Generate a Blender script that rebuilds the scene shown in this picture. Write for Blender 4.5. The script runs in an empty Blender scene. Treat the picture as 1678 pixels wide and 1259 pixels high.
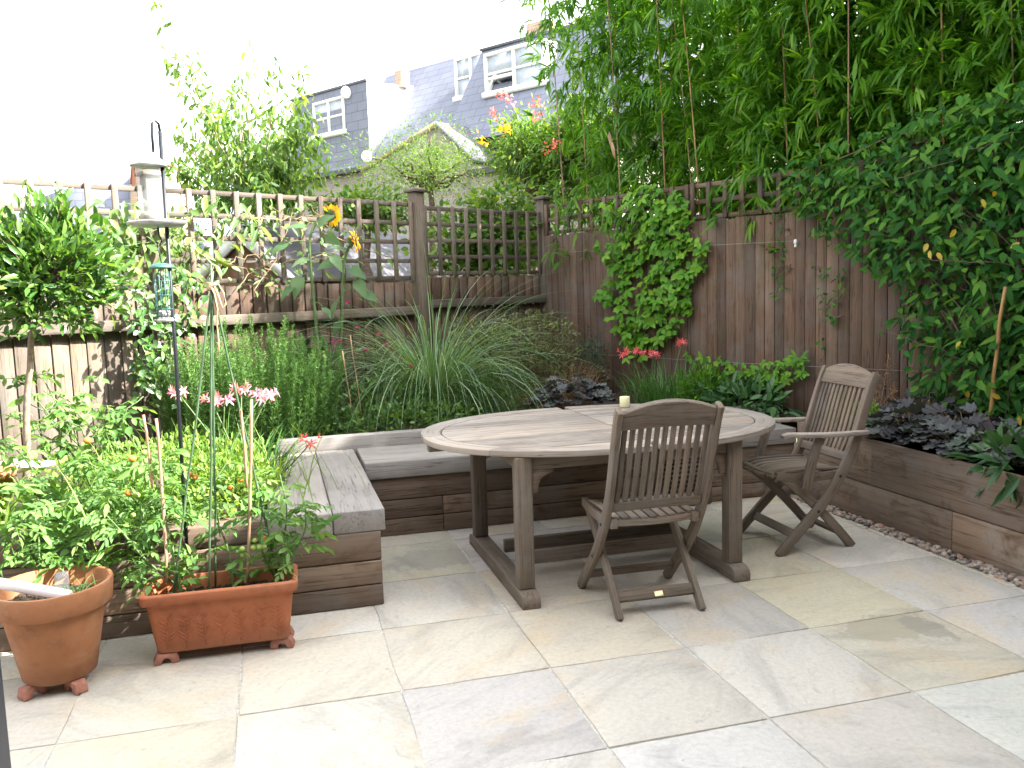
import bpy, math, random
import numpy as np
from mathutils import Vector, Matrix

random.seed(7); rng = np.random.default_rng(7)
SC = bpy.context.scene
COL = SC.collection
PI = math.pi
R = math.radians

# ------------------------------------------------------------------ camera
F_PX, PW, PH = 1408.33, 1678.0, 1259.0
CAM = np.array([-0.3875, -4.4157, 1.5260])
PITCH, YAW, ROLL = -0.1124, 0.26803, -0.03057
FW = np.array([math.sin(YAW)*math.cos(PITCH), math.cos(YAW)*math.cos(PITCH), math.sin(PITCH)])
_r = np.array([math.cos(YAW), -math.sin(YAW), 0.0]); _u = np.cross(_r, FW)
RT = _r*math.cos(ROLL) + _u*math.sin(ROLL); UP = -_r*math.sin(ROLL) + _u*math.cos(ROLL)

def ray(x, y):
    return FW*F_PX + RT*(x-PW/2) - UP*(y-PH/2)
def at(x, y, z):                       # point seen at pixel x,y at depth z
    return CAM + ray(x, y)*z/F_PX
def on_y(x, y, Y):
    d = ray(x, y); return CAM + d*(Y-CAM[1])/d[1]
def on_z(x, y, Z):
    d = ray(x, y); return CAM + d*(Z-CAM[2])/d[2]
def on_line(x, y, A, n, off=0.0):      # on the vertical plane through A with normal n (2D), shifted by off along n
    d = ray(x, y); n3 = np.array([n[0], n[1], 0.0]); a3 = np.array([A[0], A[1], 0.0])
    return CAM + d*(((a3-CAM)@n3 + off)/(d@n3))

cam = bpy.data.cameras.new("camera"); co = bpy.data.objects.new("camera", cam); COL.objects.link(co)
M4 = Matrix.Identity(4)
for i in range(3):
    M4[i][0] = RT[i]; M4[i][1] = UP[i]; M4[i][2] = -FW[i]; M4[i][3] = CAM[i]
co.matrix_world = M4
cam.sensor_width = 36; cam.lens = F_PX*36/PW; cam.clip_start = 0.05; cam.clip_end = 3000
SC.camera = co

# ------------------------------------------------------------------ light
SUN_AZ = np.array([0.906, -0.423]); SUN_EL = R(40)
sd = Vector((SUN_AZ[0]*math.cos(SUN_EL), SUN_AZ[1]*math.cos(SUN_EL), math.sin(SUN_EL)))
sl = bpy.data.lights.new("sun", 'SUN'); sl.energy = 3.7; sl.angle = R(0.55); sl.color = (1.0, 0.95, 0.86)
so = bpy.data.objects.new("sun", sl); COL.objects.link(so)
so.rotation_euler = sd.to_track_quat('Z', 'Y').to_euler(); so.location = (14, -7, 12)
W = bpy.data.worlds.new("World"); SC.world = W; W.use_nodes = True
wn = W.node_tree.nodes; wl = W.node_tree.links; wn.clear()
sky = wn.new("ShaderNodeTexSky"); sky.sky_type = 'NISHITA'; sky.sun_disc = False
sky.sun_elevation = SUN_EL; sky.sun_rotation = math.atan2(SUN_AZ[0], SUN_AZ[1])
sky.air_density = 1.0; sky.dust_density = 3.0; sky.ozone_density = 1.0
hs = wn.new("ShaderNodeHueSaturation"); hs.inputs['Saturation'].default_value = 0.12    # hazy white summer sky
wl.new(sky.outputs[0], hs.inputs['Color'])
bg = wn.new("ShaderNodeBackground"); bg.inputs[1].default_value = 0.15
wo = wn.new("ShaderNodeOutputWorld"); wl.new(hs.outputs[0], bg.inputs[0]); wl.new(bg.outputs[0], wo.inputs[0])
SC.view_settings.view_transform = 'Standard'; SC.view_settings.look = 'None'
SC.view_settings.exposure = 2.85; SC.view_settings.gamma = 1.0
SC.render.engine = 'CYCLES'
SC.cycles.max_bounces = 8; SC.cycles.diffuse_bounces = 4; SC.cycles.transmission_bounces = 4
SC.cycles.transparent_max_bounces = 8; SC.cycles.glossy_bounces = 3
SC.cycles.caustics_reflective = False; SC.cycles.caustics_refractive = False
try: SC.cycles.use_denoising = True
except Exception: pass

# ------------------------------------------------------------------ materials
MATS = {}
def newmat(name):
    m = bpy.data.materials.new(name); m.use_nodes = True
    nt = m.node_tree; nt.nodes.clear()
    out = nt.nodes.new("ShaderNodeOutputMaterial"); b = nt.nodes.new("ShaderNodeBsdfPrincipled")
    nt.links.new(b.outputs[0], out.inputs[0]); MATS[name] = m
    return m, nt, b, out
def N(nt, t, **kw):
    n = nt.nodes.new(t)
    for k, v in kw.items(): setattr(n, k, v)
    return n
def ramp(nt, fac, stops):
    r = N(nt, "ShaderNodeValToRGB"); e = r.color_ramp.elements
    while len(e) < len(stops): e.new(0.5)
    for i, (p, c) in enumerate(stops):
        e[i].position = p; e[i].color = (*c, 1)
    nt.links.new(fac, r.inputs[0]); return r.outputs[0]
def noise(nt, vec, scale, detail=4, rough=0.55, dist=0.0):
    n = N(nt, "ShaderNodeTexNoise"); n.inputs['Scale'].default_value = scale
    n.inputs['Detail'].default_value = detail; n.inputs['Roughness'].default_value = rough
    n.inputs['Distortion'].default_value = dist
    if vec is not None: nt.links.new(vec, n.inputs['Vector'])
    return n.outputs['Fac']
def mapping(nt, vec, scale=(1, 1, 1), loc=(0, 0, 0), rot=(0, 0, 0)):
    m = N(nt, "ShaderNodeMapping"); m.inputs['Scale'].default_value = scale
    m.inputs['Location'].default_value = loc; m.inputs['Rotation'].default_value = rot
    nt.links.new(vec, m.inputs['Vector']); return m.outputs[0]
def attr(nt, name):
    a = N(nt, "ShaderNodeAttribute"); a.attribute_name = name; return a
def mix(nt, f, a, b, mode='MIX'):
    m = N(nt, "ShaderNodeMix", data_type='RGBA', blend_type=mode)
    for sock, v in ((m.inputs[0], f), (m.inputs[6], a), (m.inputs[7], b)):
        if isinstance(v, (int, float)): sock.default_value = v
        elif isinstance(v, tuple): sock.default_value = (*v, 1)
        else: nt.links.new(v, sock)
    return m.outputs[2]
def maths(nt, op, a, b=0.0):
    m = N(nt, "ShaderNodeMath", operation=op)
    for s, v in ((m.inputs[0], a), (m.inputs[1], b)):
        if isinstance(v, (int, float)): s.default_value = v
        else: nt.links.new(v, s)
    return m.outputs[0]
def bump(nt, b, h, strength=0.3, dist=0.01):
    n = N(nt, "ShaderNodeBump"); n.inputs['Strength'].default_value = strength; n.inputs['Distance'].default_value = dist
    nt.links.new(h, n.inputs['Height']); nt.links.new(n.outputs[0], b.inputs['Normal'])

def wood(name, dark, mid, light, rough=0.8, stain=None, green=0.0, fine=1.0):
    m, nt, b, o = newmat(name)
    g = attr(nt, "g").outputs['Vector']; r = attr(nt, "r").outputs['Fac']
    v = mapping(nt, g, (2.2*fine, 55*fine, 55*fine))
    n1 = noise(nt, v, 1.0, 6, 0.65, 0.6)
    n2 = noise(nt, mapping(nt, g, (1.2, 6, 6)), 1.0, 4, 0.6, 0.4)
    c = ramp(nt, n1, [(0.25, dark), (0.5, mid), (0.78, light)])
    c = mix(nt, 0.55, c, ramp(nt, n2, [(0.3, tuple(x*0.55 for x in mid)), (0.5, mid), (0.7, tuple(min(1, x*1.35) for x in mid))]))
    n5 = noise(nt, mapping(nt, g, (0.9*fine, 30*fine, 30*fine), (5, 2, 8)), 1.0, 3, 0.6, 0.3)
    c = mix(nt, ramp(nt, n5, [(0.478, (0, 0, 0)), (0.496, (0.75, 0.75, 0.75)), (0.514, (0, 0, 0))]), c, tuple(x*0.35 for x in dark))
    geo0 = N(nt, "ShaderNodeNewGeometry"); n7 = noise(nt, mapping(nt, geo0.outputs['Position'], (3.1, 3.1, 3.1), (2, 5, 1)), 1.0, 5, 0.7)
    c = mix(nt, ramp(nt, n7, [(0.45, (0, 0, 0)), (0.7, (0.5, 0.5, 0.5))]), c, tuple(sum(light)/3*k_ for k_ in (1.02, 1.0, 0.96)))
    # per board tint
    c = mix(nt, 0.8, c, ramp(nt, r, [(0.0, (0.55, 0.53, 0.52)), (0.35, (0.88, 0.86, 0.84)), (0.6, (1.0, 0.97, 0.93)), (1.0, (1.35, 1.24, 1.12))]), 'MULTIPLY')
    if stain:
        n3 = noise(nt, mapping(nt, g, (3, 5, 5)), 1.0, 3, 0.7, 1.0)
        f = ramp(nt, n3, [(0.52, (0, 0, 0)), (0.72, (1, 1, 1))])
        c = mix(nt, f, c, stain)
    if green:
        geo = N(nt, "ShaderNodeNewGeometry")
        n4 = noise(nt, mapping(nt, geo.outputs['Position'], (4, 4, 4)), 1.0, 4, 0.7)
        f = maths(nt, 'MULTIPLY', ramp(nt, n4, [(0.48, (0, 0, 0)), (0.7, (1, 1, 1))]), green)
        c = mix(nt, f, c, (0.085, 0.1, 0.045))
    nt.links.new(c, b.inputs['Base Color']); b.inputs['Roughness'].default_value = rough
    b.inputs['Specular IOR Level'].default_value = 0.3
    bump(nt, b, n1, 0.35, 0.004)
    return m
TEAK = wood('weathered_teak', (0.10, 0.074, 0.056), (0.182, 0.142, 0.113), (0.27, 0.22, 0.18), 0.75, green=0.25)
TEAKTOP = wood('weathered_teak_top', (0.17, 0.145, 0.125), (0.285, 0.25, 0.225), (0.39, 0.35, 0.32), 0.7)
SLEEPER = wood('sleeper_oak', (0.10, 0.071, 0.052), (0.21, 0.152, 0.112), (0.30, 0.23, 0.175), 0.85, stain=(0.10, 0.062, 0.035), fine=0.7)
SLEEPERTOP = wood('sleeper_seat', (0.14, 0.125, 0.12), (0.24, 0.225, 0.22), (0.33, 0.315, 0.31), 0.55, fine=0.7)
FENCE = wood('fence_board', (0.080, 0.047, 0.033), (0.140, 0.090, 0.066), (0.21, 0.144, 0.108), 0.9, green=0.2)
FENCEGREY = wood('fence_grey', (0.09, 0.068, 0.055), (0.15, 0.12, 0.098), (0.215, 0.18, 0.15), 0.9, green=0.3)

def plain(name, c, rough=0.6, metal=0.0, spec=0.5, var=0.15, scale=30):
    m, nt, b, o = newmat(name)
    tc = N(nt, "ShaderNodeNewGeometry")
    n = noise(nt, mapping(nt, tc.outputs['Position'], (scale,)*3), 1.0, 4)
    col = ramp(nt, n, [(0.3, tuple(x*(1-var) for x in c)), (0.7, tuple(min(1, x*(1+var)) for x in c))])
    nt.links.new(col, b.inputs['Base Color'])
    b.inputs['Roughness'].default_value = rough; b.inputs['Metallic'].default_value = metal
    b.inputs['Specular IOR Level'].default_value = spec
    return m
BLACKMET = plain('black_metal', (0.02, 0.024, 0.03), 0.4, 0.3)
GREENMET = plain('green_metal', (0.05, 0.14, 0.13), 0.4, 0.1)
GREYMET = plain('grey_metal', (0.4, 0.4, 0.41), 0.35, 0.6)
CANEGREEN = plain('green_cane', (0.055, 0.105, 0.05), 0.5, var=0.3, scale=12)
CANEBROWN = plain('brown_cane', (0.34, 0.21, 0.13), 0.6, var=0.35, scale=10)
CANEORANGE = plain('bamboo_cane', (0.34, 0.19, 0.07), 0.5, var=0.5, scale=5)
TWINE = plain('twine', (0.45, 0.34, 0.2), 0.9)
WHITE = plain('white_paint', (0.78, 0.78, 0.77), 0.5, var=0.05)
PALE = plain('pale_plastic', (0.80, 0.78, 0.80), 0.45, var=0.04)
CREAM = plain('candle_wax', (0.72, 0.68, 0.42), 0.5, var=0.05)
BRASS = plain('brass', (0.75, 0.6, 0.28), 0.35, 0.7)
WIRE = plain('galvanised_wire', (0.35, 0.34, 0.33), 0.5, 0.6)
STEM = plain('green_stem', (0.085, 0.14, 0.045), 0.6, var=0.3)
BARK = plain('bark', (0.13, 0.095, 0.07), 0.9, var=0.45, scale=40)
BARKPALE = plain('pale_bark', (0.26, 0.2, 0.15), 0.9, var=0.35, scale=30)
DRY = plain('dry_stem', (0.32, 0.22, 0.13), 0.9, var=0.4)
DARKFRAME = plain('dark_frame', (0.028, 0.034, 0.06), 0.35)
SOILM = plain('soil', (0.045, 0.03, 0.02), 0.95, var=0.6, scale=60)
EARTH = plain('earth', (0.08, 0.085, 0.045), 0.95, var=0.4, scale=0.7)
STONEW = plain('render_wall', (0.62, 0.60, 0.56), 0.8, var=0.06)
REDTILE = plain('red_tile', (0.30, 0.11, 0.07), 0.8)
GUTTER = plain('gutter', (0.02, 0.02, 0.025), 0.5)
WINDOWDARK = plain('window_dark', (0.02, 0.022, 0.03), 0.2)
GUTTERBROWN = plain('parapet_coping', (0.25, 0.19, 0.14), 0.8)
BROWNTIMBER = plain('shed_timber', (0.20, 0.115, 0.065), 0.8, var=0.3)
FELT = plain('roof_felt', (0.10, 0.10, 0.118), 0.9, var=0.15, scale=6)

def mk_glass(name, col, rough, alpha):
    m, nt, b, o = newmat(name)
    b.inputs['Base Color'].default_value = (*col, 1); b.inputs['Roughness'].default_value = rough
    t = N(nt, "ShaderNodeBsdfTransparent"); t.inputs[0].default_value = (0.93, 0.95, 0.95, 1)
    mx = N(nt, "ShaderNodeMixShader"); mx.inputs[0].default_value = alpha
    nt.links.new(t.outputs[0], mx.inputs[1]); nt.links.new(b.outputs[0], mx.inputs[2]); nt.links.new(mx.outputs[0], o.inputs[0])
    return m
TUBEPL = mk_glass('clear_plastic', (0.6, 0.63, 0.65), 0.1, 0.15)
PANE = plain('window_glass', (0.42, 0.47, 0.55), 0.08, 0.0, 0.9, 0.05)

def terracotta(name, c, dust):
    m, nt, b, o = newmat(name)
    p = N(nt, "ShaderNodeNewGeometry").outputs['Position']
    n1 = noise(nt, mapping(nt, p, (9, 9, 9)), 1.0, 6, 0.65)
    n2 = noise(nt, mapping(nt, p, (70, 70, 70)), 1.0, 3, 0.6)
    col = ramp(nt, n1, [(0.25, tuple(x*0.62 for x in c)), (0.5, c), (0.8, tuple(min(1, x*1.18) for x in c))])
    col = mix(nt, ramp(nt, noise(nt, mapping(nt, p, (4, 4, 7), (3, 1, 2)), 1.0, 5, 0.7), [(0.52, (0, 0, 0)), (0.75, (0.55, 0.55, 0.55))]), col, dust)
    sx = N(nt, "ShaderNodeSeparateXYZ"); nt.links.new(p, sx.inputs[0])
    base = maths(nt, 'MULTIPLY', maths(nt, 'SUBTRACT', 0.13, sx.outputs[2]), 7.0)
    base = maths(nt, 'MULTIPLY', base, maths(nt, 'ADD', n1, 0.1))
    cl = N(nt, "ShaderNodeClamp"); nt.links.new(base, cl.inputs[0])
    col = mix(nt, cl.outputs[0], col, (0.12, 0.085, 0.06))      # darker brown towards the foot, broken up by noise
    nt.links.new(col, b.inputs['Base Color']); b.inputs['Roughness'].default_value = 0.85
    b.inputs['Specular IOR Level'].default_value = 0.25
    bump(nt, b, n2, 0.12, 0.003)
    return m
TERRA = terracotta('terracotta', (0.33, 0.145, 0.07), (0.38, 0.27, 0.19))
TERRA2 = terracotta('terracotta_red', (0.385, 0.135, 0.066), (0.36, 0.20, 0.14))
TERRAFOOT = plain('terracotta_foot', (0.30, 0.13, 0.09), 0.85, var=0.3, scale=40)

def leafmat(name, c0, c1, c2, trans=0.3, rough=0.45, spec=0.4):
    m, nt, b, o = newmat(name)
    r = attr(nt, "r").outputs['Fac']
    c = ramp(nt, r, [(0.0, c0), (0.5, c1), (1.0, c2)])
    nt.links.new(c, b.inputs['Base Color']); b.inputs['Roughness'].default_value = rough
    b.inputs['Specular IOR Level'].default_value = spec
    t = N(nt, "ShaderNodeBsdfTranslucent")
    tcol = mix(nt, 1.0, c, (1.7, 1.6, 0.7), 'MULTIPLY'); nt.links.new(tcol, t.inputs[0])
    mx = N(nt, "ShaderNodeMixShader"); mx.inputs[0].default_value = trans
    nt.links.new(b.outputs[0], mx.inputs[1]); nt.links.new(t.outputs[0], mx.inputs[2]); nt.links.new(mx.outputs[0], o.inputs[0])
    return m
L_BAMBOO = leafmat('bamboo_leaf', (0.045, 0.14, 0.012), (0.090, 0.24, 0.018), (0.19, 0.34, 0.025), 0.5)
L_DARK = leafmat('ivy_leaf', (0.010, 0.055, 0.010), (0.032, 0.125, 0.018), (0.095, 0.22, 0.025), 0.3, 0.6, 0.15)
L_CREEPER = leafmat('creeper_leaf', (0.060, 0.18, 0.014), (0.10, 0.27, 0.018), (0.18, 0.34, 0.025), 0.3, 0.5, 0.3)
L_BAY = leafmat('bay_leaf', (0.035, 0.10, 0.022), (0.07, 0.17, 0.032), (0.15, 0.26, 0.05), 0.3, 0.34, 0.6)
L_TOMATO = leafmat('tomato_leaf', (0.075, 0.175, 0.045), (0.12, 0.25, 0.065), (0.19, 0.32, 0.09), 0.36, 0.6, 0.3)
L_LIME = leafmat('lime_leaf', (0.09, 0.19, 0.035), (0.15, 0.27, 0.045), (0.24, 0.34, 0.06), 0.3, 0.6)
L_ROSEMARY = leafmat('rosemary_leaf', (0.055, 0.135, 0.03), (0.095, 0.225, 0.042), (0.16, 0.32, 0.065), 0.25, 0.6)
L_GRASS = leafmat('grass_blade', (0.085, 0.18, 0.085), (0.16, 0.28, 0.14), (0.34, 0.43, 0.29), 0.35, 0.5)
L_STRAP = leafmat('strap_leaf', (0.045, 0.13, 0.035), (0.07, 0.19, 0.045), (0.11, 0.24, 0.06), 0.3)
L_PEREN = leafmat('perennial_leaf', (0.035, 0.09, 0.025), (0.08, 0.17, 0.042), (0.15, 0.25, 0.06), 0.3)
L_HELL = leafmat('hellebore_leaf', (0.030, 0.085, 0.030), (0.05, 0.13, 0.045), (0.085, 0.18, 0.06), 0.2, 0.4)
L_FINE = leafmat('fine_leaf', (0.05, 0.115, 0.03), (0.08, 0.17, 0.04), (0.12, 0.22, 0.05), 0.25)
L_HEUCH = leafmat('heuchera_leaf', (0.040, 0.034, 0.040), (0.072, 0.077, 0.086), (0.12, 0.135, 0.13), 0.1, 0.5)
L_HEUCHG = leafmat('heuchera_green_leaf', (0.045, 0.055, 0.048), (0.075, 0.10, 0.085), (0.12, 0.15, 0.11), 0.1, 0.5)
L_ABELIA = leafmat('abelia_leaf', (0.075, 0.06, 0.045), (0.11, 0.135, 0.055), (0.22, 0.27, 0.08), 0.25)
L_RUST = leafmat('rusty_froth', (0.13, 0.055, 0.035), (0.22, 0.11, 0.06), (0.32, 0.21, 0.11), 0.2, 0.8)
L_HEBE = leafmat('hebe_leaf', (0.025, 0.055, 0.035), (0.04, 0.085, 0.055), (0.08, 0.13, 0.09), 0.15)
L_SUNF = leafmat('sunflower_leaf', (0.05, 0.12, 0.045), (0.095, 0.18, 0.075), (0.15, 0.24, 0.11), 0.35, 0.6)
L_TREE = leafmat('tree_leaf', (0.06, 0.13, 0.035), (0.11, 0.21, 0.05), (0.2, 0.29, 0.075), 0.5)
L_SHRUB = leafmat('shrub_leaf', (0.06, 0.13, 0.03), (0.10, 0.20, 0.04), (0.19, 0.28, 0.05), 0.45)
L_BACK = leafmat('evergreen_leaf', (0.03, 0.09, 0.012), (0.06, 0.16, 0.018), (0.16, 0.26, 0.02), 0.5)
L_VINE = leafmat('vine_leaf', (0.06, 0.13, 0.035), (0.10, 0.19, 0.05), (0.20, 0.27, 0.06), 0.4)
L_YELLOW = leafmat('yellow_leaf', (0.35, 0.24, 0.03), (0.5, 0.36, 0.04), (0.55, 0.45, 0.08), 0.3)
P_PINK = leafmat('pink_petal', (0.66, 0.17, 0.32), (0.78, 0.31, 0.45), (0.86, 0.52, 0.62), 0.3, 0.5)
P_CORAL = leafmat('coral_petal', (0.72, 0.10, 0.13), (0.82, 0.17, 0.20), (0.85, 0.28, 0.28), 0.3, 0.5)
P_MAG = leafmat('magenta_petal', (0.36, 0.02, 0.14), (0.5, 0.03, 0.2), (0.6, 0.07, 0.3), 0.2, 0.6)
P_YEL = leafmat('yellow_petal', (0.75, 0.36, 0.01), (0.85, 0.47, 0.015), (0.9, 0.58, 0.03), 0.3, 0.5)
P_VIO = leafmat('violet_petal', (0.10, 0.06, 0.26), (0.15, 0.10, 0.36), (0.2, 0.14, 0.42), 0.2, 0.6)
TOMRED = plain('ripe_tomato', (0.50, 0.20, 0.04), 0.3, var=0.2)
TOMGREEN = plain('green_tomato', (0.22, 0.30, 0.06), 0.3, var=0.2)
SEEDHEAD = plain('seed_disc', (0.10, 0.07, 0.03), 0.9, var=0.5, scale=200)

def patio_mat():
    m, nt, b, o = newmat('sandstone')
    p = N(nt, "ShaderNodeNewGeometry").outputs['Position']
    col = attr(nt, "c").outputs['Color']; g = attr(nt, "g").outputs['Vector']
    v1 = mapping(nt, g, (1.6, 4.2, 1.0), rot=(0, 0, 0.5))
    n1 = noise(nt, v1, 1.0, 7, 0.62, 0.9)
    n2 = noise(nt, mapping(nt, g, (2.0, 2.2, 1.0), (4, 2, 1)), 1.0, 5, 0.6, 0.5)
    n3 = noise(nt, mapping(nt, p, (45, 45, 45)), 1.0, 5, 0.7)
    c = mix(nt, 0.75, col, ramp(nt, n1, [(0.28, (0.62, 0.62, 0.63)), (0.48, (1, 1, 1)), (0.72, (1.08, 1.05, 1.0))]), 'MULTIPLY')
    c = mix(nt, ramp(nt, n2, [(0.52, (0, 0, 0)), (0.68, (0.6, 0.6, 0.6))]), c, (0.56, 0.44, 0.29))
    c = mix(nt, ramp(nt, noise(nt, mapping(nt, g, (1.2, 3.4, 1), (8, 3, 5), (0, 0, -0.4)), 1.0, 6, 0.72, 1.2), [(0.55, (0, 0, 0)), (0.75, (0.55, 0.55, 0.55))]), c, (0.30, 0.29, 0.275))
    c = mix(nt, 0.7, c, ramp(nt, n3, [(0.3, (0.80, 0.80, 0.79)), (0.6, (1.05, 1.05, 1.05))]), 'MULTIPLY')
    n5 = noise(nt, mapping(nt, g, (5.5, 16, 1), (3, 9, 2), (0, 0, 0.9)), 1.0, 8, 0.75, 1.5)
    c = mix(nt, ramp(nt, n5, [(0.56, (0, 0, 0)), (0.70, (0.65, 0.65, 0.65))]), c, (0.33, 0.31, 0.28))
    n6 = noise(nt, mapping(nt, p, (16, 16, 16), (1, 7, 3)), 1.0, 7, 0.8)
    c = mix(nt, ramp(nt, n6, [(0.60, (0, 0, 0)), (0.68, (0.7, 0.7, 0.7))]), c, (0.24, 0.225, 0.20))
    # one damp stained slab by the wall and darker ground under the table side
    def blot(cx, cy, rx, ry, thr, strength, colr, c, sc=5):
        mp = mapping(nt, p, (1/rx, 1/ry, 0.0), (-cx/rx, -cy/ry, 0))
        ln = N(nt, "ShaderNodeVectorMath", operation='LENGTH'); nt.links.new(mp, ln.inputs[0])
        nn = noise(nt, mapping(nt, p, (sc, sc, sc), (cx, cy, 0)), 1.0, 6, 0.7)
        d = maths(nt, 'ADD', ln.outputs['Value'], maths(nt, 'MULTIPLY', maths(nt, 'SUBTRACT', nn, 0.5), 1.7))
        f = ramp(nt, d, [(thr-0.08, (strength,)*3), (thr+0.04, (0, 0, 0))])
        return mix(nt, f, c, colr)
    c = blot(2.12, -1.36, 0.26, 0.13, 0.95, 0.75, (0.36, 0.33, 0.25), c, 9)
    c = blot(2.27, -1.42, 0.10, 0.17, 0.8, 0.6, (0.27, 0.255, 0.22), c, 11)
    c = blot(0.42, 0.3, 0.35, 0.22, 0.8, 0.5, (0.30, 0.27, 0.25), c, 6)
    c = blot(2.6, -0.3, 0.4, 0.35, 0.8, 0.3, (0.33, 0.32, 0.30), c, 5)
    nt.links.new(c, b.inputs['Base Color']); b.inputs['Roughness'].default_value = 0.62
    b.inputs['Specular IOR Level'].default_value = 0.35
    hh = maths(nt, 'ADD', maths(nt, 'ADD', n3, maths(nt, 'MULTIPLY', n5, 2.0)), maths(nt, 'MULTIPLY', n1, 2.0)); bump(nt, b, hh, 0.45, 0.006)
    return m
PATIO = patio_mat()
MORTAR = plain('mortar', (0.52, 0.50, 0.46), 0.95, var=0.3, scale=50)

def pebble_mat():
    m, nt, b, o = newmat('pebble')
    r = attr(nt, "r").outputs['Fac']
    c = ramp(nt, r, [(0.0, (0.07, 0.07, 0.075)), (0.3, (0.22, 0.19, 0.16)), (0.6, (0.36, 0.30, 0.25)), (0.8, (0.33, 0.17, 0.10)), (1.0, (0.5, 0.48, 0.45))])
    nt.links.new(c, b.inputs['Base Color']); b.inputs['Roughness'].default_value = 0.55
    return m
PEBBLE = pebble_mat()

def brickmat(name, c1, c2, mortar, scale, w=0.5, h=0.25, msize=0.02, offs=0.5):
    m, nt, b, o = newmat(name)
    g = attr(nt, "g").outputs['Vector']
    br = N(nt, "ShaderNodeTexBrick"); nt.links.new(g, br.inputs['Vector'])
    br.inputs['Color1'].default_value = (*c1, 1); br.inputs['Color2'].default_value = (*c2, 1); br.inputs['Mortar'].default_value = (*mortar, 1)
    br.inputs['Scale'].default_value = scale; br.inputs['Mortar Size'].default_value = msize
    br.inputs['Brick Width'].default_value = w; br.inputs['Row Height'].default_value = h; br.offset = offs
    n = noise(nt, mapping(nt, g, (1.5, 1.5, 1.5)), 1.0, 5, 0.6)
    c = mix(nt, 0.5, br.outputs['Color'], ramp(nt, n, [(0.3, (0.75, 0.75, 0.75)), (0.7, (1.15, 1.15, 1.15))]), 'MULTIPLY')
    nt.links.new(c, b.inputs['Base Color']); b.inputs['Roughness'].default_value = 0.8
    return m
BRICK = brickmat('stock_brick', (0.27, 0.24, 0.20), (0.22, 0.19, 0.16), (0.27, 0.26, 0.24), 1.0, 0.225, 0.075, 0.01)
BRICKTAN = brickmat('tan_brick', (0.50, 0.33, 0.22), (0.42, 0.27, 0.18), (0.45, 0.38, 0.32), 1.0, 0.225, 0.075, 0.01)
SLATE = brickmat('slate', (0.155, 0.17, 0.225), (0.175, 0.19, 0.245), (0.11, 0.12, 0.155), 1.0, 0.5, 0.25, 0.012)

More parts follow.
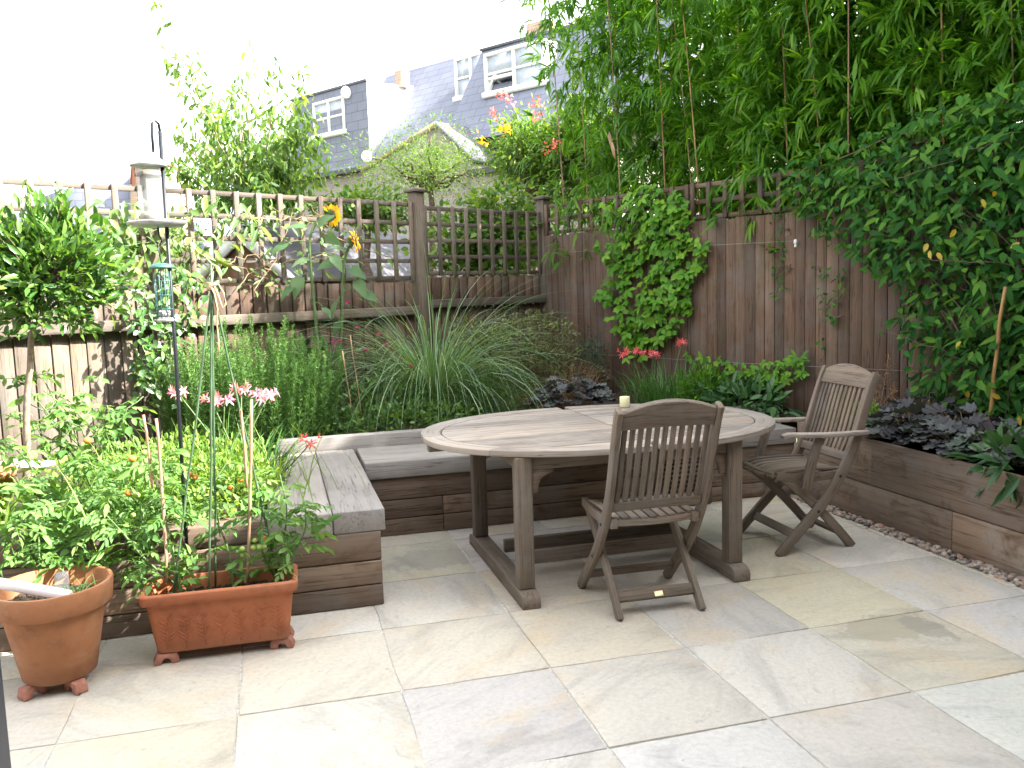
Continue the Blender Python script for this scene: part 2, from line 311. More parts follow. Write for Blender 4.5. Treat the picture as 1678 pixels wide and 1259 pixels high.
# ------------------------------------------------------------------ mesh builder
class MB:
    def __init__(s): s.V = []; s.I = []; s.S = []; s.G = []; s.Rr = []; s.C = []; s.n = 0; s.usec = False
    def arr(s, V, I, S, g=None, r=None, c=None):
        V = np.asarray(V, float).reshape(-1, 3); k = len(V)
        s.V.append(V); s.I.append(np.asarray(I, np.int64) + s.n); s.S.append(np.asarray(S, np.int64)); s.n += k
        s.G.append(V if g is None else np.asarray(g, float).reshape(-1, 3))
        if r is None: r = 0.5
        s.Rr.append(np.full(k, float(r)) if np.isscalar(r) else np.asarray(r, float))
        if c is not None: s.usec = True
        s.C.append(np.tile(np.array(c if c is not None else (1, 1, 1), float), (k, 1)))
    def poly(s, V, F, **kw):
        s.arr(V, [i for f in F for i in f], [len(f) for f in F], **kw)
    def box(s, c, size, rot=None, ax=0, r=None, taper=None, c_=None):
        h = np.array(size, float)/2
        V = np.array([[x, y, z] for z in (-1, 1) for y in (-1, 1) for x in (-1, 1)], float)*h
        g = V[:, [ax, (ax+1) % 3, (ax+2) % 3]] + rng.uniform(-20, 20, 3)
        if taper: V[4:, 0] *= taper; V[4:, 1] *= taper
        if rot is not None: V = V @ np.asarray(rot).T
        s.poly(V + np.asarray(c, float), [(0, 2, 3, 1), (4, 5, 7, 6), (0, 1, 5, 4), (2, 6, 7, 3), (0, 4, 6, 2), (1, 3, 7, 5)],
               g=g, r=random.random() if r is None else r, c=c_)
    def tube(s, path, rad, sides=6, r=None, cap=True):
        P = np.asarray(path, float); n = len(P); rad = np.broadcast_to(np.asarray(rad, float), (n,))
        T = np.gradient(P, axis=0); T /= (np.linalg.norm(T, axis=1)[:, None]+1e-12)
        ref = np.array([0, 0, 1.0]) if abs(T[0, 2]) < 0.9 else np.array([1.0, 0, 0])
        A = np.cross(T, ref); A /= (np.linalg.norm(A, axis=1)[:, None]+1e-12); B = np.cross(T, A)
        a = np.linspace(0, 2*PI, sides, endpoint=False)
        V = P[:, None] + rad[:, None, None]*(np.cos(a)[None, :, None]*A[:, None] + np.sin(a)[None, :, None]*B[:, None])
        L = np.r_[0, np.cumsum(np.linalg.norm(np.diff(P, axis=0), axis=1))]
        g = np.stack([np.repeat(L, sides), np.tile(np.cos(a)*0.02, n), np.tile(np.sin(a)*0.02, n)], 1)
        F = []
        for i in range(n-1):
            for j in range(sides):
                k = (j+1) % sides; F.append((i*sides+j, i*sides+k, (i+1)*sides+k, (i+1)*sides+j))
        if cap: F.append(tuple(range(sides))[::-1]); F.append(tuple(range((n-1)*sides, n*sides)))
        s.poly(V.reshape(-1, 3), F, g=g, r=random.random() if r is None else r)
    def sweep(s, path, width, thick, side, r=None):
        """rectangular bar along path; width along 'side', thick across the path in the other direction"""
        P = np.asarray(path, float); n = len(P); T = np.gradient(P, axis=0); T /= np.linalg.norm(T, axis=1)[:, None]
        S_ = np.asarray(side, float); Nn = np.cross(T, S_); Nn /= np.linalg.norm(Nn, axis=1)[:, None]
        w = np.broadcast_to(np.asarray(width, float), (n,))/2; t = np.broadcast_to(np.asarray(thick, float), (n,))/2
        cs = [(-1, -1), (1, -1), (1, 1), (-1, 1)]
        V = np.stack([P + a*w[:, None]*S_ + b*t[:, None]*Nn for a, b in cs], 1)
        L = np.r_[0, np.cumsum(np.linalg.norm(np.diff(P, axis=0), axis=1))]
        o = rng.uniform(-20, 20, 3)
        g = np.stack([np.stack([L, a*w, b*t], 1) for a, b in cs], 1).reshape(-1, 3) + o
        F = [(0, 3, 2, 1), tuple((n-1)*4+i for i in range(4))]
        for i in range(n-1):
            for j in range(4):
                k = (j+1) % 4; F.append((i*4+j, i*4+k, i*4+4+k, i*4+4+j))
        s.poly(V.reshape(-1, 3), F, g=g, r=random.random() if r is None else r)
    def lathe(s, prof, c, sides=32, r=0.5):
        a = np.linspace(0, 2*PI, sides, endpoint=False); P = np.asarray(prof, float); n = len(P)
        V = np.stack([P[:, None, 0]*np.cos(a), P[:, None, 0]*np.sin(a), np.repeat(P[:, None, 1], sides, 1)], -1) + np.asarray(c)
        F = [(i*sides+j, i*sides+(j+1) % sides, (i+1)*sides+(j+1) % sides, (i+1)*sides+j) for i in range(n-1) for j in range(sides)]
        F.append(tuple(range(sides))[::-1]); F.append(tuple(range((n-1)*sides, n*sides)))
        s.poly(V.reshape(-1, 3), F, r=r)
    def ball(s, c, rad, seg=10, rings=6, sc=(1, 1, 1), r=0.5, rot=None):
        V = [[0, 0, -1]]
        for i in range(1, rings):
            p = -PI/2 + PI*i/rings
            for j in range(seg):
                q = 2*PI*j/seg; V.append([math.cos(p)*math.cos(q), math.cos(p)*math.sin(q), math.sin(p)])
        V.append([0, 0, 1]); V = np.array(V)*np.array(sc)*rad
        if rot is not None: V = V @ np.asarray(rot).T
        F = [(0, 1+(j+1) % seg, 1+j) for j in range(seg)]
        for i in range(rings-2):
            for j in range(seg):
                a = 1+i*seg; k = (j+1) % seg; F.append((a+j, a+k, a+seg+k, a+seg+j))
        e = len(V)-1; a = 1+(rings-2)*seg
        F += [(e, a+j, a+(j+1) % seg) for j in range(seg)]
        s.poly(V+np.asarray(c), F, r=r)
    def leaves(s, T, P, D, Nn, L, Wd, r=None):
        P = np.asarray(P, float); n = len(P)
        if n == 0: return
        D = np.asarray(D, float); D = D/(np.linalg.norm(D, axis=1)[:, None]+1e-9)
        Nn = np.broadcast_to(np.asarray(Nn, float), P.shape)
        S_ = np.cross(Nn, D); S_ /= (np.linalg.norm(S_, axis=1)[:, None]+1e-9); N2 = np.cross(D, S_)
        L = np.broadcast_to(np.asarray(L, float), (n,)); Wd = np.broadcast_to(np.asarray(Wd, float), (n,))
        t, F = T; k = len(t)
        V = P[:, None] + L[:, None, None]*(t[None, :, 0, None]*D[:, None] + t[None, :, 2, None]*N2[:, None]) + (Wd[:, None]*t[None, :, 1])[:, :, None]*S_[:, None]
        fl = np.array([i for f in F for i in f]); sz = np.array([len(f) for f in F])
        I = (fl[None] + (np.arange(n)*k)[:, None]).ravel()
        if r is None: r = rng.uniform(0, 1, n)
        s.arr(V.reshape(-1, 3), I, np.tile(sz, n), g=np.zeros((n*k, 3)), r=np.repeat(np.clip(r, 0, 1), k))
    def build(s, name, mat, parent=None, smooth=False, bevel=0.0, seg=2):
        V = np.concatenate(s.V); I = np.concatenate(s.I); S_ = np.concatenate(s.S)
        me = bpy.data.meshes.new(name)
        me.vertices.add(len(V)); me.vertices.foreach_set("co", V.astype(np.float32).ravel())
        me.loops.add(len(I)); me.loops.foreach_set("vertex_index", I.astype(np.int32))
        me.polygons.add(len(S_)); st = np.r_[0, np.cumsum(S_)[:-1]]
        me.polygons.foreach_set("loop_start", st.astype(np.int32)); me.polygons.foreach_set("loop_total", S_.astype(np.int32))
        a = me.attributes.new("g", 'FLOAT_VECTOR', 'POINT'); a.data.foreach_set("vector", np.concatenate(s.G).astype(np.float32).ravel())
        a = me.attributes.new("r", 'FLOAT', 'POINT'); a.data.foreach_set("value", np.concatenate(s.Rr).astype(np.float32))
        if s.usec:
            C4 = np.concatenate(s.C); C4 = np.c_[C4, np.ones(len(C4))]
            a = me.attributes.new("c", 'FLOAT_COLOR', 'POINT'); a.data.foreach_set("color", C4.astype(np.float32).ravel())
        me.update(calc_edges=True)
        if smooth: me.polygons.foreach_set("use_smooth", np.ones(len(S_), bool))
        me.materials.append(mat)
        o = bpy.data.objects.new(name, me); COL.objects.link(o)
        if bevel:
            b = o.modifiers.new("bevel", 'BEVEL'); b.width = bevel; b.segments = seg; b.limit_method = 'ANGLE'; b.angle_limit = R(40)
        if parent: child(o, parent)
        return o
ROOTLOC = {}
def child(o, p):
    o.parent = p
    if p.name in ROOTLOC: o.matrix_parent_inverse = ROOTLOC[p.name].inverted()
def thing(name, label, cat, loc=(0, 0, 0), group=None):
    o = bpy.data.objects.new(name, None); COL.objects.link(o); o.location = loc; o.empty_display_size = 0.1
    ROOTLOC[o.name] = Matrix.Translation(Vector(loc)); tag(o, label, cat, group); return o
def tag(o, label=None, cat=None, group=None, kind=None):
    if label: o['label'] = label
    if cat: o['category'] = cat
    if group: o['group'] = group
    if kind: o['kind'] = kind
    return o

# leaf templates: (along, across, up)
T_DIA = (np.array([[0, 0, 0], [.42, .5, .06], [1, 0, -.06], [.42, -.5, .06]]), [(0, 2, 1), (0, 3, 2)])
T_OVAL = (np.array([[0, 0, 0], [.22, .38, .04], [.25, 0, -.02], [.22, -.38, .04], [.62, .42, .03], [.64, 0, -.05], [.62, -.42, .03], [1, 0, -.14]]),
          [(0, 2, 1), (0, 3, 2), (1, 2, 5, 4), (2, 3, 6, 5), (4, 5, 7), (5, 6, 7)])
T_LANCE = (np.array([[0, 0, 0], [.3, .5, .02], [.3, -.5, .02], [.7, .36, -.07], [.7, -.36, -.07], [1, 0, -.2]]),
           [(0, 2, 1), (1, 2, 4, 3), (3, 4, 5)])
def lobed(k=7, depth=0.22):
    V = [[0.12, 0, 0.0]]; m = k*4
    for i in range(m+1):
        a = -PI*0.93 + 2*PI*0.93*i/m
        rr = 0.5*(1 - depth*(0.5-0.5*math.cos(i/m*k*2*PI)))
        V.append([0.42 + rr*math.cos(a)*1.0, rr*math.sin(a), 0.10*(rr*2)**2*(1+0.5*math.sin(i*1.7)) - 0.05])
    V[0] = [0.08, 0, -0.06]
    return (np.array(V), [(0, i, i+1) for i in range(1, m+1)])
T_LOBE = lobed()
T_HEART = (np.array([[0, 0, 0], [-.06, .3, .03], [-.06, -.3, .03], [.25, .5, .05], [.25, 0, -.02], [.25, -.5, .05], [.6, .33, 0], [.6, 0, -.06], [.6, -.33, 0], [1, 0, -.22]]),
           [(0, 4, 3, 1), (0, 2, 5, 4), (3, 4, 7, 6), (4, 5, 8, 7), (6, 7, 9), (7, 8, 9)])
T_PETAL = (np.array([[0, 0, 0], [.45, .42, .10], [.45, -.42, .10], [.8, .36, .02], [.8, -.36, .02], [1, 0, -.18]]), [(0, 2, 1), (1, 2, 4, 3), (3, 4, 5)])

def unit(n):
    v = rng.normal(size=(n, 3)); return v/np.linalg.norm(v, axis=1)[:, None]
def norm(v):
    v = np.asarray(v, float); return v/(np.linalg.norm(v, axis=-1)[..., None]+1e-9)
def blades(mb, base, az, L, rise, arch, width, K=7, r=None, twist=0.6):
    """ribbon blades: base (n,3), azimuth, length, start slope (rad above horizon), droop amount"""
    n = len(base); t = np.linspace(0, 1, K)
    ang = rise[:, None] - arch[:, None]*t[None]**1.3
    dl = L[:, None]/(K-1)
    hx = np.cumsum(np.cos(ang)*dl, 1) - np.cos(ang[:, :1])*dl; hz = np.cumsum(np.sin(ang)*dl, 1) - np.sin(ang[:, :1])*dl
    ca, sa = np.cos(az), np.sin(az)
    P = np.stack([base[:, None, 0]+hx*ca[:, None], base[:, None, 1]+hx*sa[:, None], base[:, None, 2]+hz], -1)
    tw = rng.uniform(-twist, twist, n)
    Sx = np.stack([-sa*np.cos(tw), ca*np.cos(tw), np.sin(tw)], -1)
    w = width[:, None]*(1-t[None]**2.2)*np.minimum(1, 0.5+t[None]*3)*0.5
    w = np.maximum(w, 0.0004)
    V = np.stack([P - w[..., None]*Sx[:, None], P + w[..., None]*Sx[:, None]], 2).reshape(n, K*2, 3)
    f = np.array([[2*i, 2*i+1, 2*i+3, 2*i+2] for i in range(K-1)]).ravel()
    I = (f[None] + (np.arange(n)*K*2)[:, None]).ravel()
    if r is None: r = rng.uniform(0, 1, n)
    mb.arr(V.reshape(-1, 3), I, np.full(n*(K-1), 4), g=np.zeros((n*K*2, 3)), r=np.repeat(r, K*2))
    return P

def clump_leaves(mb, centre, radii, n, L, Wd, T=T_OVAL, up=0.4, out=1.0, shell=0.55, nz=0.8, droop=0.0, cut=None):
    d = unit(n); rad = rng.uniform(shell**3, 1, n)**(1/3)
    bump_ = 1 + 0.16*np.sin(d[:, 0]*5+centre[0]*7)*np.sin(d[:, 1]*4+centre[1]*5) + 0.12*np.sin(d[:, 2]*7+d[:, 0]*6)
    P = np.asarray(centre) + d*np.asarray(radii)*(rad*bump_)[:, None]
    if cut is not None: k = P[:, 2] > cut; P, d = P[k], d[k]; n = len(P)
    D = d*out + np.array([0, 0, up-droop]) + rng.normal(size=(n, 3))*0.55
    Nn = d*0.6 + np.array([0, 0, nz]) + rng.normal(size=(n, 3))*0.45
    mb.leaves(T, P, D, Nn, L*rng.uniform(.6, 1.2, n), Wd*rng.uniform(.7, 1.2, n))
def in_poly(pts, poly):
    x, y = pts[:, 0], pts[:, 1]; ins = np.zeros(len(pts), bool); j = len(poly)-1
    for i in range(len(poly)):
        xi, yi = poly[i]; xj, yj = poly[j]
        c = ((yi > y) != (yj > y)) & (x < (xj-xi)*(y-yi)/((yj-yi)+1e-12)+xi)
        ins ^= c; j = i
    return ins
def sample_poly(poly, n):
    p = np.array(poly, float); lo, hi = p.min(0), p.max(0); out = np.zeros((0, 2))
    while len(out) < n:
        q = rng.uniform(lo, hi, (n*3, 2)); out = np.concatenate([out, q[in_poly(q, poly)]])
    return out[:n]
def jig(path, amp):
    p = np.array(path, float); p[1:-1] += rng.normal(size=(len(p)-2, 3))*amp; return p
def curve(a, b, sag=0.0, n=8, side=(0, 0, 1)):
    a, b = np.asarray(a, float), np.asarray(b, float); t = np.linspace(0, 1, n)[:, None]
    return a+(b-a)*t + np.asarray(side, float)*sag*4*t*(1-t)

# ================================================================== SETTING
b = MB()
b.poly([(-600, -600, -0.06), (600, -600, -0.06), (600, 900, -0.06), (-600, 900, -0.06)], [(0, 1, 2, 3)])
tag(b.build('ground', EARTH), kind='structure')

SX, SY = 0.6, 0.6313
tints = {(0, 2): (.53, .525, .545), (0, 1): (.60, .57, .50), (1, 1): (.56, .52, .44), (1, 2): (.57, .555, .525), (2, 1): (.46, .455, .45),
         (2, 2): (.60, .595, .58), (3, 1): (.56, .53, .40), (3, 2): (.53, .51, .43), (3, 0): (.50, .48, .38), (4, 1): (.50, .50, .49),
         (4, 2): (.52, .52, .54), (-1, 1): (.60, .57, .50), (-1, 2): (.63, .62, .58), (1, 3): (.62, .63, .65), (2, 3): (.55, .54, .53),
         (3, 3): (.58, .61, .60), (-2, 1): (.53, .52, .47), (-2, 2): (.58, .54, .45), (0, 0): (.56, .545, .51), (1, 0): (.54, .49, .42),
         (-3, 1): (.46, .45, .42), (-3, 2): (.50, .54, .54), (2, 0): (.50, .48, .44), (0, 3): (.60, .60, .59), (-1, 0): (.55, .55, .54)}
b = MB(); bm_ = MB()
for ci in range(-8, 6):
    for ri in range(-2, 8):
        x0, x1 = ci*SX+0.0042, (ci+1)*SX-0.0042; y0, y1 = -(ri+1)*SY+0.0042, -ri*SY-0.0042
        x1 = min(x1, 3.035); y1 = min(y1, 0.86)
        if x1-x0 < 0.03 or y1-y0 < 0.03: continue
        if x1 < 0.02 and y0 > -0.30: continue
        c = tints.get((ci, ri)); c = tuple((np.array(c)*.75+.25*np.array((.575, .555, .515)))*np.array((.93, .90, .865))) if c else tuple(np.array((.53, .505, .46))*rng.uniform(.92, 1.08)*np.array((1, rng.uniform(.97, 1.01), rng.uniform(.88, 1.04))))
        jx, jy = rng.uniform(-.002, .002, 2)
        tilt = rng.normal(size=2)*0.0005
        nx = ny = 5; V = []
        for k, zz in ((0, 0.0), (1, -0.035)):
            for j in range(ny):
                for i in range(nx):
                    xx = x0+(x1-x0)*i/(nx-1); yy = y0+(y1-y0)*j/(ny-1)
                    ed = 0.004*rng.normal() if (i in (0, nx-1) or j in (0, ny-1)) else 0
                    if k == 0: ex, ey = (ed*.7 if i in (0, nx-1) else 0), (ed*.7 if j in (0, ny-1) else 0); zt = tilt[0]*(i-2)+tilt[1]*(j-2)+rng.normal()*0.0004
                    else: zt = 0; ex = ey = 0
                    V.append((xx+jx+ex, yy+jy+ey, zz+zt))
        F = [(j*nx+i, j*nx+i+1, (j+1)*nx+i+1, (j+1)*nx+i) for j in range(ny-1) for i in range(nx-1)]
        q = nx*ny
        rim = [i for i in range(nx)] + [j*nx+nx-1 for j in range(1, ny)] + [(ny-1)*nx+i for i in range(nx-2, -1, -1)] + [j*nx for j in range(ny-2, 0, -1)]
        for a_, b_ in zip(rim, rim[1:]+rim[:1]): F.append((a_, q+a_, q+b_, b_))
        V = np.array(V); th = rng.uniform(0, 2*PI); o = rng.uniform(-30, 30, 3)
        g = np.c_[V[:, 0]*math.cos(th)-V[:, 1]*math.sin(th), V[:, 0]*math.sin(th)+V[:, 1]*math.cos(th), V[:, 2]] + o
        b.poly(V, F, g=g, c=c)
patio = b.build('patio_paving', PATIO, bevel=0.004, seg=2); tag(patio, kind='structure')
b = MB(); b.poly([(-5, -4.6, -0.0055), (3.06, -4.6, -0.0055), (3.06, 0.9, -0.0055), (-5, 0.9, -0.0055)], [(0, 1, 2, 3)])
tag(b.build('paving_joint', MORTAR), kind='structure')

# pebble strip along the right hand wall
b = MB()
for i in range(1500):
    y = rng.uniform(-3.6, 0.8); x = rng.uniform(3.045, 3.125); s = rng.uniform(0.009, 0.021)
    if rng.uniform() < .06: x -= rng.uniform(0, .04)
    a = rng.uniform(0, PI); rot = np.array([[math.cos(a), -math.sin(a), 0], [math.sin(a), math.cos(a), 0], [0, 0, 1]])
    b.ball((x, y, rng.uniform(-0.005, 0.012)), s, 8, 5, (1.15, .85, .6), r=rng.uniform(), rot=rot)
tag(b.build('gravel', PEBBLE, smooth=True), kind='stuff')

# soil of the raised beds
def soil_grid(b, x0, x1, y0, y1, z, n=26):
    X, Y = np.meshgrid(np.linspace(x0, x1, n), np.linspace(y0, y1, n), indexing='ij')
    Z = z + 0.018*np.sin(X*9+Y*4)*np.sin(Y*7-X*3) + rng.normal(size=X.shape)*0.008
    V = np.stack([X, Y, Z], -1).reshape(-1, 3)
    F = [(i*n+j, (i+1)*n+j, (i+1)*n+j+1, i*n+j+1) for i in range(n-1) for j in range(n-1)]
    b.poly(V, F)
b = MB(); soil_grid(b, -7, -.40, -.24, 4.2, .44); soil_grid(b, -.40, 5, 1.44, 5.2, .50, 40); soil_grid(b, 3.22, 5, -3.8, 1.44, .49)
tag(b.build('soil', SOILM, smooth=True), kind='structure')

# ================================================================== RAISED TIMBER BENCH AND BEDS
def sleepers(root, name, axis, fixed, a0, a1, zs, thick, cuts, side):
    """courses of sleepers; axis 'x' or 'y'; fixed = face coordinate; side = +1 timber lies on the + side of the face"""
    for k, (z0, z1) in enumerate(zs):
        ends = [a0] + cuts.get(k, []) + [a1]
        for e0, e1 in zip(ends, ends[1:]):
            m = MB(); jit = rng.uniform(0, .004); L = e1-e0-0.003; zc = (z0+z1)/2; h = z1-z0-0.005
            if axis == 'x': m.box(((e0+e1)/2, fixed+side*(thick/2+jit), zc), (L, thick, h), ax=0)
            else: m.box((fixed+side*(thick/2+jit), (e0+e1)/2, zc), (thick, L, h), ax=1)
            m.build(name, SLEEPER, root, bevel=0.006)
CZ = [(0.0, .108), (.108, .228), (.228, .372)]
bench = thing('timber_bench', 'built-in L-shaped bench of old oak sleepers with broad grey seat boards behind the table', 'bench', (0.6, 1.0, 0))
sleepers(bench, 'sleeper', 'x', .84, 0.10, 3.12, CZ, .14, {0: [.58, 2.0], 1: [.58, 2.0], 2: [1.75]}, 1)
m = MB(); m.box((1.61, 1.09, .425), (3.02, .54, .108), ax=0, r=.62); m.build('seat', SLEEPERTOP, bench, bevel=.007)
# the short return at the left
sleepers(bench, 'sleeper', 'x', -.325, -.47, .055, CZ, .14, {}, 1)
for k, (z0, z1) in enumerate(CZ):
    m = MB(); m.box((-.015+rng.uniform(-.003, .002), .32, (z0+z1)/2), (.14, .999, z1-z0-.005), ax=1); m.build('sleeper', SLEEPER, bench, bevel=.006)
m = MB(); m.box((-.045, .5195, .4255), (.247, 1.678, .109), ax=1, r=.5); m.build('seat', SLEEPERTOP, bench, bevel=.007)
m = MB(); m.box((-.3215, .5195, .425), (.299, 1.678, .108), ax=1, r=.75); m.build('seat', SLEEPERTOP, bench, bevel=.007)
m = MB(); m.box((1.36, 1.405, .465), (3.54, .085, .205), ax=0, r=.45); m.build('backboard', SLEEPERTOP, bench, bevel=.006)

lw = thing('sleeper_wall', 'low wall of stacked oak sleepers behind the terracotta pots at the left', 'wall', (-1.5, -.27, 0))
sleepers(lw, 'sleeper', 'x', -.325, -7, -.474, CZ + [(.372, .478)], .14, {0: [-1.9], 1: [-1.3], 2: [-2.3], 3: [-1.75]}, 1)
rw = thing('sleeper_wall', 'two-course wall of wide oak sleepers edged with pebbles along the right side of the patio', 'wall', (3.2, -.5, 0))
sleepers(rw, 'sleeper', 'y', 3.13, -3.7, .835, [(0, .232), (.232, .525)], .16, {0: [-.62], 1: [.05, -1.9]}, 1)
# louvred panel let into the bench front
lv = thing('louvred_panel', 'dark louvred timber panel in the bench front behind the right table legs', 'vent', (2.2, .82, 0))
m = MB()
for x in (2.02, 2.42): m.box((x, .815, .19), (.045, .04, .36), ax=2)
for z in (.025, .355): m.box((2.22, .815, z), (.354, .04, .045), ax=0)
m.build('panel_frame', TEAK, lv, bevel=.003)
m = MB()
for i in range(9):
    a = R(38); rot = np.array([[1, 0, 0], [0, math.cos(a), -math.sin(a)], [0, math.sin(a), math.cos(a)]])
    m.box((2.22, .817, .066+i*.032), (.35, .034, .007), rot=rot, ax=0)
m.build('louvre', TEAK, lv)

# ================================================================== FENCES
BLp = np.array([-2.06514, 1.66364]); CN = np.array([2.30998, 4.11224]); RRp = np.array([4.14726, -.05805])
db = (CN-BLp)/np.linalg.norm(CN-BLp); nb = np.array([db[1], -db[0]])
dr = (RRp-CN)/np.linalg.norm(RRp-CN); nr = np.array([dr[1], -dr[0]])
def fb(u, off=0.0): return CN - db*u + nb*off          # along the back fence, distance from the corner
def fr(u, off=0.0): return CN + dr*u + nr*off          # along the right fence
def rotz(d, extra=0.0):
    a = math.atan2(d[1], d[0])+extra; return np.array([[math.cos(a), -math.sin(a), 0], [math.sin(a), math.cos(a), 0], [0, 0, 1]])
def boards(parent, f, d, u0, u1, z0, z1, pitch, mat, name='board_panel', jit=.006, off=0.0):
    m = MB(); u = u0
    while u < u1-.02:
        w = min(pitch*rng.uniform(.94, 1.06), u1-u); p = f(u+w/2, off)
        m.box((p[0], p[1], (z0+z1)/2+rng.uniform(-jit, jit)), (w-rng.uniform(.004, .010), .014, z1-z0), rot=rotz(d, R(rng.uniform(2, 7))), ax=2)
        q = f(u+w, off-.02); m.box((q[0], q[1], (z0+z1)/2-.004), (w*.8, .010, z1-z0-.02), rot=rotz(d), ax=2, r=.1)
        u += w
    return m.build(name, mat, parent, bevel=.002, seg=1)
def lattice(parent, f, d, u0, u1, zs, pitch, mat, off=0.0, wv=.04):
    m = MB(); rz = rotz(d)
    for z in zs:
        p = f((u0+u1)/2, off); m.box((p[0], p[1], z), (u1-u0, .02, .036), rot=rz, ax=0)
    n = int(round((u1-u0)/pitch)); zl, zh = min(zs)-.018, max(zs)+.018
    for i in range(n+1):
        u = u0+.02+(u1-u0-.04)*i/n; p = f(u, off+.0225)
        m.box((p[0], p[1], (zl+zh)/2), (wv, .02, zh-zl+rng.uniform(0, .008)), rot=rz, ax=2)
    return m.build('trellis', mat, parent, bevel=.002, seg=1)
def post(parent, p, d, z1, mat, w=.105, z0=0.3, cap=True):
    m = MB(); m.box((p[0], p[1], (z0+z1)/2), (w, w, z1-z0), rot=rotz(d), ax=2); o = m.build('fence_post', mat, parent, bevel=.004)
    if cap:
        m = MB(); m.box((p[0], p[1], z1+.014), (w+.05, w+.05, .024), rot=rotz(d), ax=0); m.box((p[0], p[1], z1+.034), (w+.03, w+.03, .018), rot=rotz(d), ax=0, taper=.5)
        m.build('post_cap', mat, o, bevel=.002, seg=1)
bf = thing('garden_fence', 'brown board fence with open trellis top and square capped posts across the back', 'fence', (*fb(2), 0))
for u, z in ((-.03, 2.40), (1.62, 2.385), (3.98, 2.37), (6.05, 2.37)): post(bf, fb(u, .01), db, z, FENCEGREY)
for i, (u0, u1) in enumerate(((.03, 1.56), (1.68, 3.92), (4.04, 5.99), (6.11, 7.9))):
    boards(bf, fb, db, u0, u1, .3, 1.31 if i else 1.36, .112, FENCE if i < 2 else FENCEGREY)
    boards(bf, fb, db, u0, u1, 1.33 if i else 1.38, 1.60 + (.04 if i == 0 else 0), .112, FENCE if i < 2 else FENCEGREY, off=.004)
    m = MB(); p = fb((u0+u1)/2, .045); m.box((p[0], p[1], 1.345+(.05 if i == 0 else 0)), (u1-u0, .07, .075), rot=rotz(db), ax=0); m.build('rail', FENCEGREY, bf, bevel=.006)
    zz = [2.28, 2.115, 1.95, 1.785, 1.635] if i else [2.255, 2.115, 1.97, 1.82, 1.67]
    lattice(bf, fb, db, u0, u1, zz, .18 if i else .165, FENCEGREY, off=.0)
rf = thing('garden_fence', 'tall close-boarded brown fence with low trellis strip below the bamboo', 'fence', (*fr(2), 0))
for u in (3.86,): post(rf, fr(u, -.07), dr, 2.40, FENCE)
for i, (u0, u1) in enumerate(((.06, 1.93), (1.93, 3.84), (3.84, 5.7), (5.7, 8.0))):
    boards(rf, fr, dr, u0, u1, .3, 2.03, .092, FENCE, jit=.008)
    lattice(rf, fr, dr, u0+.01, u1-.01, [2.325, 2.19, 2.06], .168, FENCE, off=-.02)
m = MB(); p = fr(3.9, .03); 
def wirething(name, pts, label, rad=.0016):
    w = MB(); w.tube(np.array(pts), rad, 5); return tag(w.build(name, WIRE), label, 'wire')
def rp(u, off, z): p = fr(u, off); return (p[0], p[1], z)
wirething('training_wire', [rp(.1, .045, 1.86), rp(1.4, .045, 1.832), rp(3.0, .045, 1.808)], 'thin upper wire stretched across the right fence behind the bright creeper')
wirething('training_wire', [rp(.4, .045, .86), rp(2.2, .045, .85), rp(4.6, .045, .872)], 'thin lower wire stretched across the right fence just above the planting')
m = MB(); q = rp(2.98, .05, 1.80); m.ball(q, .016, 8, 6, (1, 1, 1.4)); m.ball((q[0], q[1], q[2]-.03), .012, 8, 6)
tag(m.build('wire_tensioner', WHITE, smooth=True), 'small white wire tensioner at the end of the upper fence wire', 'fitting')

# ================================================================== HOUSE THE PHOTOGRAPHER STANDS IN (and an unseen block added to shade the patio)
h = thing('unseen_brick_house', 'tall brick house wall closing the patio behind the viewer', 'house', (2, -6, 0))
m = MB()
def hb(m, x0, x1, y0, y1, z0, z1):
    m.box(((x0+x1)/2, (y0+y1)/2, (z0+z1)/2), (x1-x0, y1-y0, z1-z0), ax=0)
hb(m, -9, 4.9, -9, -4.62, -.05, 4.6)
m.build('wall', BRICK, h)
shade_block = thing('unseen_brick_house', 'unseen stepped brick block added to the right of the garden to shade the patio', 'house', (7, -5, 0))  # added out of view; its stepped heights shape the patio shade
m = MB(); hb(m, 5.0, 6.4, -12, -4.32, -.05, 9.0); m.build('wall', BRICK, shade_block)
m = MB(); hb(m, 5.0, 6.4, -4.31, -3.52, -.05, 6.1); m.build('shade_wing', BRICK, shade_block)
m = MB(); hb(m, 5.0, 6.4, -3.51, -1.35, -.05, 5.65); m.build('shade_wing', BRICK, shade_block)
df = thing('door_leaf', 'dark blue-grey edge of an open patio door at the bottom left corner', 'door', (-.75, -4.6, 0))
m = MB(); m.box((-.7015, -4.1, 1.05), (.05, 1.0, 2.1), rot=rotz((0.09, 1.0), -PI/2), ax=2); m.build('door_panel', DARKFRAME, df, bevel=.004)
m = MB(); m.box((-.6745, -3.72, 1.0), (.012, .05, .22), ax=2); m.build('handle', GREYMET, df, bevel=.003)

